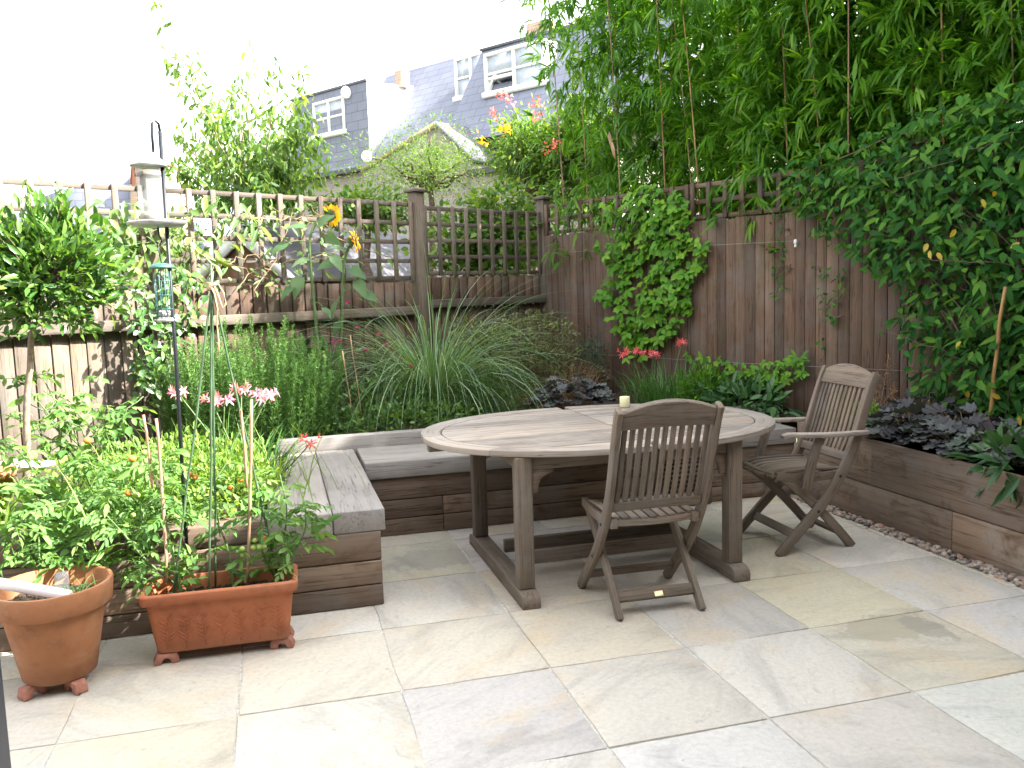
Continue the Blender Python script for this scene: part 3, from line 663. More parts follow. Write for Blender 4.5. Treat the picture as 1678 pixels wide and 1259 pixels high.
# ================================================================== TABLE
TZ = .755; TC = np.array([1.325, .02])
tb = thing('garden_table', 'oval weathered teak garden table with slatted top and trestle feet', 'table', (1.27, -.06, 0))
def oval(th, a, b_, e=2.2):
    c, s = math.cos(th), math.sin(th)
    return np.array([TC[0]+a*math.copysign(abs(c)**(2/e), c), TC[1]+b_*math.copysign(abs(s)**(2/e), s)])
XS = 1.37
def tabletop(side):
    m = MB(); t0, t1 = TZ-.03, TZ
    # border: boards following the oval, in short lengths with joints
    n = 30; A = (.99, .725); Bn = (.885, .62)
    ths = [(-PI/2 + PI*i/n) if side > 0 else (PI/2 + PI*i/n) for i in range(n+1)]
    O = [oval(t, *A) for t in ths]; Iq = [oval(t, *Bn) for t in ths]
    for P in (O, Iq):
        for p in P:
            if side > 0: p[0] = max(p[0], XS+.0035)
            else: p[0] = min(p[0], XS-.0035)
    for s0, s1 in ((0, 8), (8, 15), (15, 22), (22, 30)):
        V = []; g = []; o = rng.uniform(-20, 20, 3); L = 0
        for i in range(s0, s1+1):
            if i > s0: L += np.linalg.norm(O[i]-O[i-1])
            for P, w in ((O, 0), (Iq, .1)):
                for z in (t0, t1): V.append((*P[i], z)); g.append(np.array((L, w, z))+o)
        F = []
        for i in range(s1-s0):
            a = i*4; b2 = a+4
            F += [(a+1, b2+1, b2+3, a+3), (a, a+2, b2+2, b2), (a, b2, b2+1, a+1), (a+2, a+3, b2+3, b2+2)]
        e = (s1-s0)*4; F += [(0, 1, 3, 2), (e, e+2, e+3, e+1)]
        m.poly(V, F, g=g, r=rng.uniform(.2, .9))
    # slats
    npl = 17; yb = np.linspace(TC[1]-.615, TC[1]+.615, npl+1)
    def xin(y):
        v = 1-(abs(y-TC[1])/.62)**2.2; return .878*max(v, 0.0)**(1/2.2)
    for y0, y1 in zip(yb, yb[1:]):
        y0 += .003; y1 -= .003; xs0, xs1 = xin(y0), xin(y1)
        if side > 0: q = [(XS+.0035, y0), (TC[0]+xs0, y0), (TC[0]+xs1, y1), (XS+.0035, y1)]
        else: q = [(TC[0]-xs0, y0), (XS-.0035, y0), (XS-.0035, y1), (TC[0]-xs1, y1)]
        if abs(q[1][0]-q[0][0]) < .03: continue
        V = [(x, y, t0+.002) for x, y in q]+[(x, y, t1-.0015) for x, y in q]
        m.poly(V, [(3, 2, 1, 0), (4, 5, 6, 7), (0, 1, 5, 4), (1, 2, 6, 5), (2, 3, 7, 6), (3, 0, 4, 7)], g=np.array(V)+rng.uniform(-20, 20, 3), r=rng.uniform(.1, 1))
    m.build('tabletop', TEAKTOP, tb, bevel=.003)
tabletop(-1); tabletop(1)
LX = (.715, 1.835); LY = (-.535, .40)
for x in LX:
    for y in LY:
        m = MB(); m.box((x, y, .3995), (.08, .075, .645), ax=2); m.build('leg', TEAK, tb, bevel=.006)
    # foot with rounded ends
    m = MB(); ys = [-.64, -.632, -.61, -.57, .44, .48, .505, .512]; hs = [.03, .055, .07, .076, .076, .07, .055, .03]
    V = []
    for y, hh in zip(ys, hs): V += [(x-.045, y, .001), (x+.045, y, .001), (x+.045, y, hh), (x-.045, y, hh)]
    F = [(0, 1, 2, 3), (28, 31, 30, 29)] + [(i*4+j, i*4+4+j, i*4+4+(j+1) % 4, i*4+(j+1) % 4) for i in range(7) for j in range(4)]
    m.poly(V, F, g=np.array(V)[:, [1, 0, 2]]+rng.uniform(-9, 9, 3), r=.35); m.build('foot', TEAK, tb, bevel=.003)
    m = MB(); m.box((x, -.068, .691), (.05, .86, .066), ax=1); m.build('apron', TEAK, tb, bevel=.003)
for y in (-.21, .03):
    m = MB(); m.box((1.275, y, .115), (1.03, .035, .07), ax=0); m.build('stretcher', TEAK, tb, bevel=.004)
for y in (-.535, .40):
    m = MB(); m.box((1.275, y, .689), (1.038, .035, .068), ax=0); m.build('apron', TEAK, tb, bevel=.003)
    for x, sgn in ((LX[0]+.0415, 1), (LX[1]-.0415, -1)):
        pr = [(0, 0), (.115, 0), (.105, -.018), (.08, -.024), (.05, -.042), (.035, -.075), (.03, -.11), (0, -.12)]
        n = len(pr); V = [(x+sgn*px_, y-.014, .653+pz) for px_, pz in pr]+[(x+sgn*px_, y+.014, .653+pz) for px_, pz in pr]
        m = MB(); m.poly(V, [tuple(range(n)), tuple(range(2*n-1, n-1, -1))]+[(i, i+n, (i+1) % n+n, (i+1) % n) for i in range(n)], g=np.array(V)+rng.uniform(-9, 9, 3), r=.8)
        m.build('bracket', TEAK, tb)
for s_ in (-1, 1):
    m = MB(); m.box((1.275+s_*.75, -.068, .708), (.36, .06, .03), ax=0); m.build('runner', TEAK, tb, bevel=.003)
m = MB(); m.lathe([(.0, .0), (.03, .0), (.032, .004), (.032, .062), (.029, .066), (.012, .060)], (1.71, .56, TZ), 20)
cd = m.build('candle', CREAM, smooth=True); tag(cd, 'short cream pillar candle standing on the far side of the teak table', 'candle')

# ================================================================== CHAIRS
PROF = [(.235, 0), (.11, .125), (-.03, .265), (-.145, .42), (-.235, .60), (-.30, .80), (-.345, .93), (-.372, .985)]
def catmull(P, k=5):
    P = np.array(P, float); Q = np.vstack([2*P[0]-P[1], P, 2*P[-1]-P[-2]]); out = []
    for i in range(1, len(Q)-2):
        for t in np.linspace(0, 1, k, endpoint=False):
            a, b_, c, d = Q[i-1:i+3]
            out.append(.5*((2*b_)+(-a+c)*t+(2*a-5*b_+4*c-d)*t*t+(-a+3*b_-3*c+d)*t**3))
    out.append(P[-1]); return np.array(out)
PC = catmull(PROF); PL = np.r_[0, np.cumsum(np.linalg.norm(np.diff(PC, axis=0), axis=1))]
def prof_at(s):
    return np.array([np.interp(s, PL, PC[:, 0]), np.interp(s, PL, PC[:, 1])])
def s_of_z(z): return float(np.interp(z, PC[:, 1], PL))
def chair(label, loc, ang, arms, group=None):
    root = thing('folding_chair', label, 'chair', (*loc, 0))
    ca, sa = math.cos(ang), math.sin(ang); Rm = np.array([[ca, -sa, 0], [sa, ca, 0], [0, 0, 1]])
    def fin(m, name, mat=TEAK, bev=.004):
        m.V = [v @ Rm.T + np.array([*loc, 0]) for v in m.V]; return m.build(name, mat, root, bevel=bev)
    hw = .235; X3 = np.array([1., 0, 0])
    for sx in (-1, 1):
        m = MB(); path = np.c_[np.full(len(PC), sx*hw), PC]; wd = np.interp(PL, [0, PL[-1]*.5, PL[-1]], [.05, .056, .05])
        m.sweep(path, .028, wd, X3, r=rng.uniform(.3, .7)); fin(m, 'stile')
        m = MB(); q = curve((sx*(hw-.032), -.25, .0), (sx*(hw-.032), .20, .445), -.018, 8, (0, .7, -.7)); m.sweep(q, .026, .05, X3, r=rng.uniform(.3, .7)); fin(m, 'rear_leg')
        m = MB(); q = curve((sx*(hw-.0325), -.195, .437), (sx*(hw-.0325), .235, .445), -.018, 8); m.sweep(q, .034, .045, X3, r=rng.uniform(.3, .7)); fin(m, 'side_rail')
    # top rail with arched top edge, curved lower rail
    s0, s1 = s_of_z(.895), PL[-1]
    def rail(sl, sh, arch, name, hw_=.2195, th=.03, bow=.012):
        m = MB(); n = 12; V = []; g = []; o = rng.uniform(-9, 9, 3)
        for i in range(n+1):
            x = -hw_+2*hw_*i/n; f = 1-(x/hw_)**2
            for s in (sl, sh+arch*f):
                p = prof_at(min(s, PL[-1])); t = norm(prof_at(PL[-1])-prof_at(PL[-1]-.08)) if s > PL[-1]-.08 else norm(prof_at(s+.03)-prof_at(s-.03))
                p = p + t*max(0, s-PL[-1]); nn = np.array([-t[1], t[0]])
                for q in (-th/2, th/2):
                    pp = p+nn*(q - bow*f*-1.0*-1.0); V.append((x, pp[0], pp[1])); g.append(np.array((x, s, q))+o)
        F = [(0, 1, 3, 2), (n*4, n*4+2, n*4+3, n*4+1)]
        for i in range(n):
            a = i*4; c = a+4; F += [(a, c, c+1, a+1), (a+2, a+3, c+3, c+2), (a, a+2, c+2, c), (a+1, c+1, c+3, a+3)]
        m.poly(V, F, g=g, r=rng.uniform(.4, .8)); return fin(m, name)
    rail(s0, s1-.012, .042, 'top_rail')
    sl = s_of_z(.50); rail(sl, sl+.05, 0, 'lower_rail', bow=.004)
    m = MB(); ns = 11
    for i in range(ns):
        x = -.196+.392*i/(ns-1); f = 1-(x/.22)**2; ss = np.linspace(sl+.03, s0+.012, 8)
        path = []
        for s in ss:
            p = prof_at(s); t = norm(prof_at(s+.03)-prof_at(s-.03)); nn = np.array([-t[1], t[0]]); bow = .004+(.008)*(s-sl)/(s0-sl)
            path.append((x, *(p-nn*bow*f)))
        m.sweep(path, .0235, .013, X3)
    fin(m, 'slat', bev=.002)
    # seat
    m = MB(); nsl = 9
    for i in range(nsl):
        x = -.186+.372*i/(nsl-1); dip = -.014*(1-(x/.2)**2)
        q = [(x, y, .468+dip+.012*math.cos((y-.02)*7)-.012+(.0 if y < .2 else -.012)) for y in np.linspace(-.175, .262, 9)]
        m.sweep(q, .036, .014, X3)
    fin(m, 'seat', bev=.003)
    for y, z in ((-.16, .437), (.215, .44)):
        m = MB(); q = [(x, y, z-.010*(1-(x/.2)**2)) for x in np.linspace(-.184, .184, 7)]; m.sweep(q, .04, .03, np.array([0, 1., 0])); fin(m, 'seat_rail')
    m = MB(); m.sweep(curve((-.19, -.178, .085), (.19, -.178, .085), 0, 3), .055, .022, np.array([0, .70, .714]), r=.4); st = fin(m, 'stretcher')
    m = MB(); m.sweep(curve((-.22, .12, .105), (.22, .12, .105), 0, 3), .05, .02, np.array([0, -.6, .8]), r=.3); fin(m, 'stretcher')
    for sx in (-1, 1):
        for (yy, zz) in ((-.14, .425), (-.005, .235)):
            m = MB(); m.ball((sx*(hw+.0145), yy, zz), .009, 8, 6, (.45, 1, 1)); fin(m, 'bolt', BLACKMET, 0)
    if not arms:
        m = MB(); m.box((.01, -.1952, .086), (.042, .003, .026), rot=np.array([[1, 0, 0], [0, .70, .714], [0, -.714, .70]])); m.V = [v for v in m.V]; fin(m, 'maker_plate', BRASS, .001)
    else:
        for sx in (-1, 1):
            m = MB(); n = 14; V = []; g = []
            for i in range(n+1):
                y = -.30+.53*i/n; w = np.interp(i/n, [0, .45, .8, 1], [.022, .03, .036, .018]); zc = .665+.02*(i/n)**2-.012*(i/n > .93); cx = sx*(hw+.028)+sx*.016*math.sin(i/n*PI)
                for a, c in ((-1, -1), (1, -1), (1, 1), (-1, 1)): V.append((cx+a*w, y, zc+c*.011)); g.append((y+sx, a*w, c*.011))
            F = [(0, 1, 2, 3), tuple(n*4+i for i in (3, 2, 1, 0))]+[(i*4+j, i*4+4+j, i*4+4+(j+1) % 4, i*4+(j+1) % 4) for i in range(n) for j in range(4)]
            m.poly(V, F, g=g, r=.75); fin(m, 'armrest', TEAKTOP)
            m = MB(); m.sweep(curve((sx*(hw+.03), .085, .372), (sx*(hw+.03), .0, .656), .01, 6, (0, 1, 0)), .026, np.linspace(.06, .044, 6), X3, r=.5); fin(m, 'arm_post')
    return root
chair('armless slatted teak folding chair seen from behind at the near table side', (1.265, -.662), R(-2), False)
chair('slatted teak folding armchair leaning back beside the right end of the table', (2.47, -.12), R(88), True)

# ================================================================== POTS
def pot_foot(x, y, ang, label, grp, h=.045):
    m = MB(); c, s = math.cos(ang), math.sin(ang); Rm = np.array([[c, -s, 0], [s, c, 0], [0, 0, 1]])
    pr = [(-.05, 0), (-.022, 0), (-.018, .018), (-.004, .026), (.012, .018), (.016, 0), (.046, 0), (.05, .012), (.04, h), (-.036, h), (-.052, .016)]
    n = len(pr); V = np.array([(u, -.024, z) for u, z in pr]+[(u, .024, z) for u, z in pr]) @ Rm.T + np.array((x, y, .0015))
    m.poly(V, [tuple(range(n)), tuple(range(2*n-1, n-1, -1))]+[(i, i+n, (i+1) % n+n, (i+1) % n) for i in range(n)])
    tag(m.build('pot_foot', TERRAFOOT, bevel=.003), label, 'pot foot', grp)
PX, PY = -1.292, -.745
pot = thing('flower_pot', 'large round terracotta pot with a wide plain rim at the left edge', 'flower pot', (PX, PY, .047))
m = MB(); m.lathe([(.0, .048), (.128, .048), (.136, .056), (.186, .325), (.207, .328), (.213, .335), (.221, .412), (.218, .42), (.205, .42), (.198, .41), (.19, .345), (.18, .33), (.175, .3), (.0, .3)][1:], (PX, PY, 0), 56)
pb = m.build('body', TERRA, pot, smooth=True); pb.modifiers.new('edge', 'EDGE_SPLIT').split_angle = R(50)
def soil_disc(parent, f, z, n=500):
    m = MB(); V = [(*f(0, 0), z+.01)]; F = []
    rr, aa = 6, 28
    for i in range(1, rr+1):
        for j in range(aa): V.append((*f(i/rr, 2*PI*j/aa), z+rng.normal()*.005))
    for j in range(aa): F.append((0, 1+j, 1+(j+1) % aa))
    for i in range(rr-1):
        for j in range(aa): a = 1+i*aa; k = (j+1) % aa; F.append((a+j, a+aa+j, a+aa+k, a+k))
    m.poly(V, F)
    for i in range(n):
        p = f(math.sqrt(rng.uniform())*.96, rng.uniform(0, 2*PI)); m.ball((*p, z+rng.uniform(0, .008)), rng.uniform(.003, .009), 5, 4, (1, 1, .7))
    return m.build('compost', SOILM, parent)
soil_disc(pot, lambda r, a: (PX+.186*r*math.cos(a), PY+.186*r*math.sin(a)), .345)
for k, (a, t) in enumerate(((-2.35, 'front left'), (-.9, 'front right'), (1.4, 'back'))):
    pot_foot(PX+.118*math.cos(a), PY+.118*math.sin(a), a, 'small terracotta foot under the %s of the large round pot' % t, 'clay feet under the pots')
# white stick label / folded sleeve lying on the pot and a cut bottle pushed in the compost
m = MB(); q0 = np.array((-1.53, -.80, .475)); q1 = np.array((-1.20, -.885, .40)); m.sweep(curve(q0, q1, .003, 6), .05, .032, norm(np.array([.22, .95, .0])))
tag(m.build('plastic_sleeve', PALE, bevel=.008), 'pale plastic sleeve lying across the rim of the large round pot', 'plastic sleeve')
m = MB(); m.tube([(-1.26, -.74, .335), (-1.258, -.74, .435), (-1.257, -.74, .455)], [.026, .027, .023], 16); tag(m.build('cut_bottle', TUBEPL, smooth=True), 'clear cut bottle end pushed into the compost of the large round pot', 'bottle')

tr = thing('trough_planter', 'rectangular terracotta trough with leaf relief holding tomato plants', 'planter', (-.665, -.63, .045))
def rrect(hx, hy, rad, k=5):
    out = []
    for cx, cy, a0 in ((hx-rad, hy-rad, 0), (-hx+rad, hy-rad, PI/2), (-hx+rad, -hy+rad, PI), (hx-rad, -hy+rad, 1.5*PI)):
        for i in range(k+1): a = a0+PI/2*i/k; out.append((cx+rad*math.cos(a), cy+rad*math.sin(a)))
    return out
TX, TY, TA = -.667, -.622, R(-1.5)
def trough_shell():
    m = MB(); rows = [(.258, .078, .02, .047), (.268, .086, .03, .052), (.292, .108, .03, .235), (.296, .112, .03, .262), (.310, .126, .03, .268), (.316, .132, .032, .278), (.318, .134, .032, .308), (.312, .128, .03, .314), (.298, .114, .03, .314), (.292, .108, .028, .30), (.286, .104, .028, .225), (.05, .02, .01, .225)]
    V = []; c, s = math.cos(TA), math.sin(TA)
    for hx, hy, rad, z in rows:
        for x, y in rrect(hx, hy, rad): V.append((TX+x*c-y*s, TY+x*s+y*c, z))
    n = 24; F = [(i*n+j, i*n+(j+1) % n, (i+1)*n+(j+1) % n, (i+1)*n+j) for i in range(len(rows)-1) for j in range(n)]
    F.append(tuple(range(n))[::-1]); m.poly(V, F)
    return m.build('body', TERRA2, tr, bevel=.002)
trough_shell()
# relief of leaves and stems on the front face
m = MB(); 
def front(u, z):     # front face of the trough
    f = (z-.052)/(.235-.052); hy = .086+(.108-.086)*f; c, s = math.cos(TA), math.sin(TA)
    return np.array((TX+u*c+hy*s, TY+u*s-hy*c, z))
for k in range(7):
    u0 = -.225+k*.075; ln = rng.uniform(-.012, .012); q = [front(u0+ln*i/7+.004*math.sin(i*.9+k), .07+i*.020) for i in range(8)]; m.tube(q, np.linspace(.0032, .0016, 8), 6)
    for i in range(1, 8):
        for sg in (-1, 1):
            if rng.uniform() < .12: continue
            a = front(u0+ln*i/7, .066+i*.019); e = front(u0+ln*i/7+sg*.031*rng.uniform(.7, 1.1), .066+i*.019+.030*rng.uniform(.6, 1.1)); m.tube(curve(a, e, .002, 4, (0, -1, 0)), [.0012, .0030, .0026, .0008], 6)
m.build('relief', TERRA2, tr, smooth=True)
def trough_soil(r, a):
    x, y = .285*r*math.cos(a), .103*r*math.sin(a); k = 1.0/max(abs(math.cos(a)), abs(math.sin(a)))**.6
    x = max(-.283, min(.283, x*k)); y = max(-.1, min(.1, y*k)); return (TX+x*math.cos(TA)-y*math.sin(TA), TY+x*math.sin(TA)+y*math.cos(TA))
soil_disc(tr, trough_soil, .252, 700)
for x, y, t in ((-.235, -.055, 'front left corner'), (.235, -.055, 'front right corner'), (-.235, .055, 'back left corner'), (.235, .055, 'back right corner')):
    pot_foot(TX+x, TY+y, .15 if x < 0 else PI-.2, 'small terracotta foot under the %s of the trough' % t, 'clay feet under the pots')
# small terracotta pot on the left bed
m = MB(); c0 = at(-6, 790, 4.2); m.lathe([(.055, -.10), (.075, .02), (.088, .02), (.092, .06), (.082, .06), (.075, .02)], c0, 24); tag(m.build('flower_pot', TERRA, smooth=True), 'small terracotta pot half out of frame on the left bed', 'flower pot')

# ================================================================== WIGWAM AND CANES
APEX = on_y(346, 470, -.62)
wig = thing('cane_wigwam', 'wigwam of thin green canes tied with twine at the top, standing in the trough', 'plant support', tuple(APEX))
for (bx, by, t_) in ((-.868, -.66, .12), (-.70, -.565, .17), (-.43, -.60, .07), (-.72, -.68, .10)):
    a = np.array((bx, by, .24)); d = APEX-a; e = APEX+d/np.linalg.norm(d)*t_*.55
    m = MB(); n = 12; q = jig(curve(a, e, .004, n, (1, .3, 0)), .0015); rad = np.full(n, .0047); rad[3] = rad[7] = .0056; m.tube(q, rad, 7); m.build('cane', CANEGREEN, wig, smooth=True)
m = MB()
for k in range(5):
    q = [APEX+np.array((.016*math.cos(a), .016*math.sin(a), -.012+k*.006+.003*math.sin(a*2))) for a in np.linspace(0, 2*PI, 14)]; m.tube(q, .0028, 5)
m.tube(APEX+np.array([(.0, -.018, 0), (.012, -.02, -.03), (.02, -.02, -.09), (.014, -.02, -.16), (.016, -.02, -.23), (.012, -.02, -.285)]), .0032, 5)
m.tube(APEX+np.array([(.0, -.018, .0), (.03, -.02, .01), (.05, -.02, -.03), (.056, -.02, -.075), (.04, -.02, -.09), (.03, -.02, -.05), (.02, -.02, -.01)]), .0032, 5)
m.build('twine', TWINE, wig, smooth=True)
for (x0, y0, x1, y1, Y0, Y1, lab) in ((412, 655, 405, 958, -.66, -.66, 'tall brown cane standing upright in the right half of the trough'), (394, 672, 404, 800, -.63, -.60, 'short brown cane leaning among tomato leaves above the trough'),
                              (256, 686, 274, 955, -.60, -.64, 'right one of two pale canes at the left of the tomato plants'), (235, 680, 250, 800, -.52, -.55, 'left one of two pale canes at the left of the tomato plants')):
    a, e = on_y(x1, y1, Y1), on_y(x0, y0, Y0); m = MB(); n = 10; rad = np.full(n, .0062); rad[4] = .0075; m.tube(jig(curve(a, e, .004, n, (1, 0, 0)), .001), rad, 7)
    tag(m.build('garden_cane', CANEBROWN, smooth=True), lab, 'cane', 'brown canes among the tomatoes')

# ================================================================== BIRD FEEDER
fd = thing('bird_feeder_pole', 'black metal pole with a crook top carrying bird feeders, behind the trough', 'feeder pole', (-.817, -.42, 0))
A0 = on_y(309, 950, -.42); A1 = on_y(262, 215, -.42)
m = MB(); m.tube([A0, A0*.5+A1*.5+np.array((.006, 0, 0)), A1], .0085, 8)
m.tube([A1, A1+np.array((-.003, 0, .03)), A1+np.array((-.015, -.004, .042)), A1+np.array((-.028, -.008, .03)), A1+np.array((-.031, -.01, -.02)), A1+np.array((-.031, -.01, -.09))], .006, 8)
m.build('pole', BLACKMET, fd, smooth=True)
Fp = on_y(258, 366, -.42)
sf = thing('seed_feeder', 'clear tube seed feeder with a grey domed lid and round tray hung on the pole', 'bird feeder', tuple(Fp))
m = MB(); m.tube([Fp+np.array((-.018, -.02, .01)), Fp+np.array((-.018, -.02, .235))], .05, 24, cap=False); m.build('tube', TUBEPL, sf, smooth=True)
m = MB(); c = Fp+np.array((-.018, -.02, .235)); m.lathe([(.072, -.002), (.074, .004), (.066, .02), (.045, .038), (.015, .046), (.008, .06), (.0, .06)], c, 24); m.build('lid', GREYMET, sf, smooth=True)
m = MB(); m.lathe([(.118, .006), (.122, .002), (.10, -.014), (.03, -.018), (.0, -.018), (.0, -.012), (.03, -.012), (.098, -.009), (.116, .008)], Fp, 32); m.build('tray', GREYMET, sf, smooth=True)
m = MB(); m.tube([Fp+np.array((-.018, -.02, .012)), Fp+np.array((-.018, -.02, .045))], .044, 20); m.build('seed', plain('bird_seed', (.42, .36, .27), .9, var=.5, scale=160), sf)
m = MB(); m.tube(Fp+np.array([(.0, 0, -.018), (.002, 0, -.05), (.012, 0, -.075), (.004, 0, -.09), (-.012, 0, -.08)]), .004, 6); m.build('hook', BLACKMET, sf, smooth=True)
Gp = on_y(265, 438, -.42)
pc_ = thing('nut_feeder', 'slim wire nut feeder with a green cap hung below the seed tray', 'bird feeder', tuple(Gp))
m = MB(); m.lathe([(.05, -.006), (.052, 0), (.04, .012), (.012, .018), (.0, .018)], Gp, 20); m.build('lid', GREENMET, pc_, smooth=True)
m = MB()
for k in range(10):
    a = 2*PI*k/10; m.tube([Gp+np.array((.034*math.cos(a), .034*math.sin(a), 0)), Gp+np.array((.034*math.cos(a), .034*math.sin(a), -.225))], .0018, 4)
for z in (-.06, -.12, -.18, -.225): m.tube([Gp+np.array((.034*math.cos(a), .034*math.sin(a), z)) for a in np.linspace(0, 2*PI, 16)], .0018, 4)
m.build('cage', GREENMET, pc_)
m = MB(); m.lathe([(.0, -.235), (.036, -.235), (.038, -.225), (.03, -.215), (.0, -.215)], Gp, 16); 
for i in range(40): m.ball(Gp+np.array((*(rng.uniform(-.02, .02, 2)), rng.uniform(-.21, -.19))), .008, 6, 4)
m.build('base', GREYMET, pc_, smooth=True)
m = MB(); m.tube([Gp+np.array((0, 0, .018)), Gp+np.array((-.006, 0, .06)), Gp+np.array((-.012, 0, .10))], .0025, 5); m.build('hanger', BLACKMET, pc_)

# ================================================================== PLANTS
UPV = np.array([0, 0, 1.0])
def plant(name, label, cat, loc, group=None): return thing(name, label, cat, tuple(loc), group)
def stems(m, base, tips, rad, sag=.0, n=6, jit=.004):
    for a, e in zip(base, tips): m.tube(jig(curve(a, e, sag, n), jit), np.linspace(rad, rad*.5, n), 5, cap=False)

# ---- rosemary
p = plant('rosemary_bush', 'tall feathery green rosemary bush behind the left end of the bench', 'bush', (-.55, 1.85, .45))
m = MB(); ms = MB(); NP, ND, NL = [], [], []
for i in range(400):
    a = rng.uniform(0, 2*PI); rr = math.sqrt(rng.uniform()); bx, by = -.57+.54*rr*math.cos(a), 1.90+.34*rr*math.sin(a)
    hgt = (.84-.24*rr**2)*rng.uniform(.70, 1.14); lean = np.array((math.cos(a)*.20*rr+rng.normal()*.05, math.sin(a)*.14*rr+rng.normal()*.05, 1))
    b0 = np.array((bx, by, .44)); b1 = b0+lean*hgt; q = curve(b0, b1, rng.uniform(-.03, .03), 7, (1, 0, 0)); ms.tube(q, np.linspace(.0028, .001, 7), 4, cap=False)
    k = int(150*hgt/.6); t = 1-.88*rng.uniform(0, 1, k)**1.1; pos = np.stack([np.interp(t, np.linspace(0, 1, 7), q[:, c]) for c in range(3)], 1)
    an = rng.uniform(0, 2*PI, k); el = rng.uniform(.15, .95, k); NP.append(pos); ND.append(np.stack([np.cos(an)*np.cos(el), np.sin(an)*np.cos(el), np.sin(el)], 1))
    NL.append(.040*(1.2-.75*t))
NP = np.concatenate(NP); ND = np.concatenate(ND); NL = np.concatenate(NL)
m.leaves(T_DIA, NP, ND, unit(len(NP)), NL*rng.uniform(.8, 1.3, len(NP)), .0052)
m.build('foliage', L_ROSEMARY, p); ms.build('stems', STEM, p)

# ---- ornamental grass
p = plant('ornamental_grass', 'large arching variegated ornamental grass in the middle of the back bed', 'grass plant', (.86, 2.55, .5))
m = MB(); n = 720; a = rng.uniform(0, 2*PI, n); rr = rng.uniform(0, .10, n)
base = np.stack([.86+rr*np.cos(a), 2.55+rr*np.sin(a), np.full(n, .48)], 1)
Lb = rng.uniform(.9, 1.85, n)**1.0; rise = rng.uniform(R(58), R(86), n); arch = rng.uniform(1.0, 2.9, n)
k = a+rng.normal(size=n)*.35
blades(m, base, k, Lb, rise, arch, rng.uniform(.006, .0105, n), 10)
n = 260; a = rng.uniform(0, 2*PI, n); base = np.stack([.86+.12*np.cos(a), 2.5+.12*np.sin(a), np.full(n, .48)], 1)
blades(m, base, a, rng.uniform(.35, .75, n), rng.uniform(R(50), R(85), n), rng.uniform(.9, 2.6, n), rng.uniform(.005, .008, n), 9)
m.build('blades', L_GRASS, p)
m = MB()
for dx, hgt in ((.10, 1.25), (.04, .95)):
    m.tube(curve((.86+dx, 2.6, .5), (.86+dx+.12, 2.55, .5+hgt), .03, 8, (-1, 0, 0)), np.linspace(.003, .0015, 8), 4)
m.build('stems', L_GRASS, p)

# ---- dense low plants
def mound(name, label, cat, c, rad, n, L, Wd, mat, T=T_OVAL, up=.3, stemsn=30, cut=.46, shell=.35, stemmat=None, **kw):
    p = plant(name, label, cat, c); m = MB(); clump_leaves(m, c, rad, n, L, Wd, T, up=up, shell=shell, cut=cut, **kw); m.build('foliage', mat, p)
    if stemsn:
        s = MB(); d = unit(stemsn); d[:, 2] = np.abs(d[:, 2])+.2; tips = np.asarray(c)+d*np.asarray(rad)*.85; bs = np.asarray(c)+d*np.array((.25, .25, 0))*np.asarray(rad); bs[:, 2] = cut
        stems(s, bs, tips, .003); s.build('stems', stemmat or STEM, p)
    return p
# perennial mass below knautia
kn = mound('knautia_plant', 'wiry knautia with magenta button flowers beside the rosemary', 'flowering plant', np.array((.32, 2.12, .55)), (.42, .36, .34), 1500, .062, .022, L_PEREN, up=.5, stemsn=40)
flw = [(570, 497, 2.6), (586, 537, 2.45), (620, 549, 2.3), (515, 567, 2.2), (547, 561, 2.3), (556, 560, 2.35), (632, 565, 2.2), (675, 601, 2.1), (600, 575, 2.1), (562, 590, 2.0)]
m = MB(); ms = MB()
for px, py, Y in flw:
    c = on_y(px, py, Y); k = 46; d = unit(k); d[:, 2] = np.abs(d[:, 2])*.8-.1; mb_ = MB(); mb_.leaves(T_DIA, c+d*.004, d, unit(k), .017, .009); mb_.build('flower_head', P_MAG, kn)
    ms.tube(jig(curve((.35+rng.uniform(-.12, .12), 2.2, .5), c, .05, 8, (rng.uniform(-1, 1), 0, 0)), .008), np.linspace(.0028, .0016, 8), 4)
for i in range(26):
    c = np.array((.35+rng.normal()*.20, 2.2+rng.normal()*.15, rng.uniform(.85, 1.2))); m.ball(c, rng.uniform(.005, .009), 6, 4); ms.tube(jig(curve((.35+rng.uniform(-.15, .15), 2.2, .5), c, .04, 7, (rng.uniform(-1, 1), 0, 0)), .008), .0016, 4, cap=False)
sh_ = m.build('seed_heads', L_LIME, kn, smooth=True); sh_['kind'] = 'stuff'; ms.build('flower_stems', STEM, kn)
for k, (x, y, lab) in enumerate(((575, 700, 'weathered thin stake standing left of two among the knautia'), (588, 690, 'weathered thin stake standing right of two among the knautia'))):
    a = on_y(x+6, y, 1.75); e = on_y(x-14, 575-k*25, 1.75); s = MB(); s.tube(jig(curve(a, e, 0, 6), .002), .004, 5); tag(s.build('thin_stake', DRY), lab, 'stake')
mound('leafy_perennial', 'low dark leafy perennial at the back edge of the bench seat', 'plant', np.array((.45, 1.72, .55)), (.55, .22, .17), 1100, .055, .028, L_PEREN, stemsn=20)
mound('leafy_perennial', 'dark leafy shrub at the foot of the fence between rosemary and sunflower', 'shrub', np.array((-.12, 2.62, .78)), (.28, .12, .4), 340, .10, .042, L_HELL, stemsn=10, T=T_OVAL)
